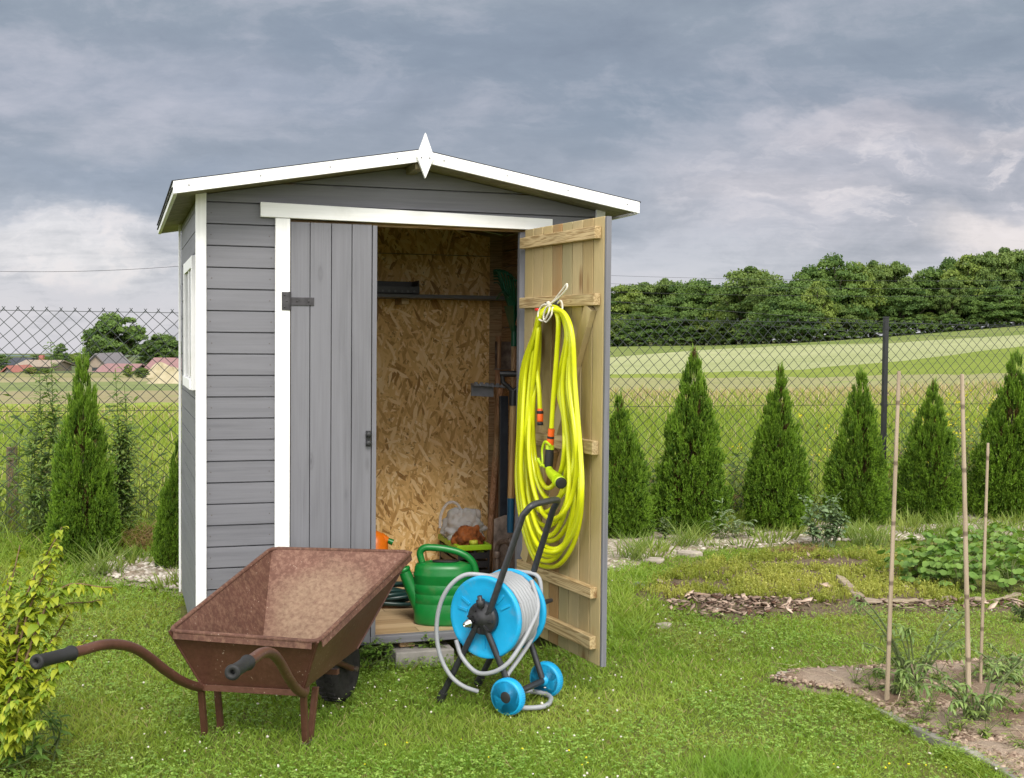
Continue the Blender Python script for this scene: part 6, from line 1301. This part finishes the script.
# blue-green weed and thistles in front of the conifers
b = gp(823, 547); stem_plant('leafy_weed', 'blue green leafy weed in front of the conifers at the gravel edge', 'weed', b, [[b+RH*rg.uniform(-.08, .08), b+RH*rg.uniform(-.16, .16)+UPZ*.18, b+RH*rg.uniform(-.22, .22)+FH*rg.uniform(-.1, .1)+UPZ*rg.uniform(.26, .40)] for _ in range(15)], ((.13, .21, .10), (.26, .35, .18)), rg, leaf=(.05, .09), aspect=.5, pairs=10, droop=.25, stem_r=.005, stemcol=(.12, .16, .08))
for px_, py_, tp_, lab in [(722, 541, 500, 'pale thistle with ragged leaves standing before the tall two tone conifer'), (735, 540, 512, 'smaller thistle right of the pale thistle')]:
    b = gp(px_, py_); t_ = facing(px_, tp_, b); stem_plant('thistle', lab, 'weed', b, [[b, (b+t_)/2, t_], [b, b+RH*.05+UPZ*.1, b+RH*.12+UPZ*.15], [b, b-RH*.05+UPZ*.12, b-RH*.1+UPZ*.2]], ((.17, .24, .12), (.30, .37, .22)), rg, leaf=(.06, .12), aspect=.22, pairs=8, droop=.1)
b = gp(664, 541); stem_plant('leafy_weed', 'small grey green weed between the two conifers nearest the door', 'weed', b, [[b, b+UPZ*.08+RH*.02, b+UPZ*.17+RH*rg.uniform(-.07, .07)] for _ in range(5)], ((.09, .14, .06), (.18, .23, .11)), rg, leaf=(.05, .09), aspect=.4, pairs=5, droop=.1)
for px_, py_, lab in [(685, 548, 'grass tuft behind the pale flat stone'), (632, 560, 'tall grass tuft beside the open door edge'), (988, 540, 'tall grass tuft at the foot of the right conifer'), (870, 545, 'grass tuft in front of the conifer by the black post'), (950, 538, 'grass tuft between the two right conifers'), (100, 575, 'tall seeding grass tuft at the foot of the slender conifer'), (80, 562, 'grass clump on the left side of the slender conifer')]:
    b = gp(px_, py_); n = 110; a = rg.uniform(0, 2*PI, n); Bp = np.column_stack([b[0]+rg.normal(0, .07, n), b[1]+rg.normal(0, .05, n), np.zeros(n)]); D = unit(np.stack([np.cos(a)*.4, np.sin(a)*.4, np.ones(n)], 1)); L = rg.uniform(.10, .30, n); bend = np.stack([np.cos(a), np.sin(a), -.5*np.ones(n)], 1)*(L*.35)[:, None]
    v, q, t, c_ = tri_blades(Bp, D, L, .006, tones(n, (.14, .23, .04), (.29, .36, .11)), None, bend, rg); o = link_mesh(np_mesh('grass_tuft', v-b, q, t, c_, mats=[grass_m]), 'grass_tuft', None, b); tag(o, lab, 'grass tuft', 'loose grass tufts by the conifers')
# dry straw heap behind the lawn on the left
b = gp(150, 549); b[1] = max(b[1], 2.9); n = 1500; a = rg.uniform(0, 2*PI, n); r = rg.uniform(0, 1, n)**.6; Bp = np.column_stack([b[0]+.30*r*np.cos(a), b[1]+.22*r*np.sin(a), .17*(1-r**1.5)*rg.uniform(.2, 1, n)]); D = unit(np.column_stack([rg.normal(0, 1, (n, 2)), rg.normal(.1, .35, n)])); bend = np.column_stack([rg.normal(0, .03, (n, 2)), -.05*np.ones(n)])
v, q, t, c_ = tri_blades(Bp, D, rg.uniform(.10, .24, n), .005, tones(n, (.24, .16, .07), (.46, .34, .17)), None, bend, rg); o = link_mesh(np_mesh('straw_heap', v-b, q, t, c_, mats=[grass_m]), 'straw_heap', None, b); tag(o, 'heap of dry straw behind the lawn left of the shed', 'straw heap')
b = gp(800, 553); n = 500; a = rg.uniform(0, 2*PI, n); r = rg.uniform(0, 1, n)**.6; Bp = np.column_stack([b[0]+.22*r*np.cos(a), b[1]+.14*r*np.sin(a), .05*(1-r)*rg.uniform(.2, 1, n)]); D = unit(np.column_stack([rg.normal(0, 1, (n, 2)), rg.normal(.1, .2, n)]))
v, q, t, c_ = tri_blades(Bp, D, rg.uniform(.05, .14, n), .004, tones(n, (.20, .12, .06), (.36, .25, .13)), None, None, rg); o = link_mesh(np_mesh('straw_heap', v-b, q, t, c_, mats=[grass_m]), 'straw_heap', None, b); tag(o, 'small pile of withered grass beside the blue green leafy weed', 'straw heap')
# broad-leaved patch at the right
spots = [(915, 572), (935, 556), (958, 582), (965, 556), (985, 570), (1000, 548), (1010, 585), (1020, 560), (940, 578), (1035, 575)]
for i, (px_, py_) in enumerate(spots):
    b = gp(px_, py_+8); o = thing('strawberry_plant', 'low plant with broad rounded leaves in the patch at the right edge', 'plant', b, 'strawberry plants at the right edge'); n = 52; a = rg.uniform(0, 2*PI, n); rr = rg.uniform(.02, .22, n); h = rg.uniform(.06, .23, n)*(1.15-rr*2.2); C0 = np.stack([b[0]+rr*np.cos(a), b[1]+rr*np.sin(a), h], 1); parts = []
    tone = rg.uniform(0, 1, (n, 1)); col = np.array([.09, .19, .03])*(1-tone)+np.array([.21, .33, .07])*tone
    for k in range(3):
        aa = a+(k-1)*1.35; dr = np.stack([np.cos(aa), np.sin(aa), -.15*np.ones(n)], 1); s = rg.uniform(.017, .029, n); Nn = unit(np.stack([np.cos(a)*.6, np.sin(a)*.6, np.ones(n)], 1)+rg.normal(0, .38, (n, 3))); C = C0+dr*s[:, None]*1.0
        T = unit(dr-Nn*(dr*Nn).sum(1, keepdims=True)); B = np.cross(Nn, T); pr_ = [(-1, 0), (-.55, -.62), (.25, -.82), (.85, -.45), (1.0, 0), (.85, .45), (.25, .82), (-.55, .62)]
        Vv = np.stack([C-Nn*s[:, None]*.12]+[C+T*(x_*s)[:, None]+B*(y_*s)[:, None]+Nn*(s*.10*abs(y_))[:, None] for x_, y_ in pr_], 1).reshape(-1, 3); kk = np.arange(n)*9; T_ = np.concatenate([np.stack([kk, kk+1+j_, kk+1+(j_+1) % 8], 1) for j_ in range(8)]); parts.append((Vv, np.zeros((0, 4), int), T_, np.repeat(col*rg.uniform(.85, 1.15, (n, 1)), 9, 0)))
    v, q, t, c_ = join(parts); link_mesh(np_mesh('leaves', v-b, q, t, c_, mats=[lf]), 'leaves', o); f = MB()
    for j_ in range(0, n, 2): f.tube([b+UPZ*.0, (b*.6+C0[j_]*.4)+UPZ*h[j_]*.35, C0[j_]], .0022, 5)
    f.build('stems', plain('runner_stem', (.13, .15, .05), .6), o)
# bamboo canes
bam = Mat('bamboo', .5, .35); bo = bam.co(scale_of(2, 3, 60)); bz = bam.noise(bo, 1, 4); bzz = bam.math('ABSOLUTE', bam.math('SUBTRACT', bam.math('FRACT', bam.math('DIVIDE', bam.math('ADD', bam.sep(bam.co())[2], .07), .24)), .5)); bam.color(bam.mix(bam.ramp(bzz, [(.022, .85), (.05, 0.0)]), bam.ramp(bz, [(.3, (.25, .19, .13)), (.6, (.38, .30, .215)), (.8, (.47, .39, .29))]), (.12, .085, .06))); bam = bam.m
for (xt, yt, xb, yb, r, lab) in [(899, 371, 886.5, 707, .0095, 'tall bamboo cane left of the other two, leaning right'), (962, 374, 969.5, 727, .0100, 'tall bamboo cane in the middle of the three, tilted left'), (988, 443, 980, 690, .0075, 'shorter pale bamboo cane right of the two tall ones')]:
    b = gp(xb, yb); t_ = facing(xt, yt, b); n = 60; us = np.linspace(0, 1, n); L = np.linalg.norm(t_-b); rad = np.array([r*(1.0-.25*u)*(1+.22*math.exp(-((((u*L+.07) % .24)-.12)/.006)**2)) for u in us]); f = MB(); f.tube([b*(1-u)+t_*u+UPZ*(-.03*(u == 0)) for u in us], rad, 9); tag(f.build('bamboo_cane', bam, None), lab, 'cane', 'bamboo canes in the vegetable bed')
# tomato plants
for px_, py_, tp_, sp, lab in [(893, 700, 655, 36, 'small tomato plant at the foot of the left bamboo cane'), (914, 692, 588, 66, 'tallest tomato plant arching over right of the left bamboo cane'), (978, 728, 648, 62, 'bushy tomato plant tied to the middle bamboo cane'), (1010, 690, 640, 54, 'tomato plant with bent stems at the right edge of the bed')]:
    b = gp(px_, py_); sts = []
    for k in range(16 if sp > 40 else 9):
        e = facing(px_+rg.uniform(-sp, sp)*.9, rg.uniform(tp_, (tp_+py_)/2+20), b+FH*rg.uniform(-.12, .12)); m_ = (b+e)/2+UPZ*.05; sts.append([b+RH*rg.uniform(-.02, .02), m_, e, e+RH*rg.uniform(-.04, .04)-UPZ*.04])
    stem_plant('tomato_plant', lab, 'plant', b, sts, ((.13, .22, .06), (.29, .39, .12)), rg, leaf=(.026, .058), aspect=.28, pairs=12, droop=.35, stem_r=.0045, stemcol=(.12, .15, .06), up0=.12, spread=.9)
b = gp(1022, 622); stem_plant('tomato_plant', 'dark leafy seedling at the right edge above the bed', 'plant', b, [[b, b+UPZ*.05, b+UPZ*.1+RH*rg.uniform(-.1, .05)] for _ in range(5)], ((.04, .075, .02), (.09, .13, .04)), rg, leaf=(.03, .06), aspect=.3, pairs=7, droop=.4)
SEEDS = [(905, 712), (930, 716), (960, 735), (985, 742), (1005, 735), (870, 696), (1015, 700), (945, 700), (1020, 755), (855, 690), (880, 684), (922, 728), (950, 742), (938, 684), (1000, 712), (965, 690), (1012, 676), (895, 676), (985, 678), (1018, 720)]
for i in range(len(SEEDS)):
    px_, py_ = SEEDS[i]; b = gp(px_, py_); stem_plant('seedling', 'small green weed seedling growing in the dry soil of the bed', 'weed', b, [[b, b+UPZ*.03, b+UPZ*rg.uniform(.05, .14)+RH*rg.uniform(-.08, .08)+FH*rg.uniform(-.04, .04)] for _ in range(6)], ((.13, .21, .03), (.28, .35, .09)), rg, group='weed seedlings in the vegetable bed', leaf=(.02, .05), aspect=.25, pairs=5, droop=.3, stem_r=.002)
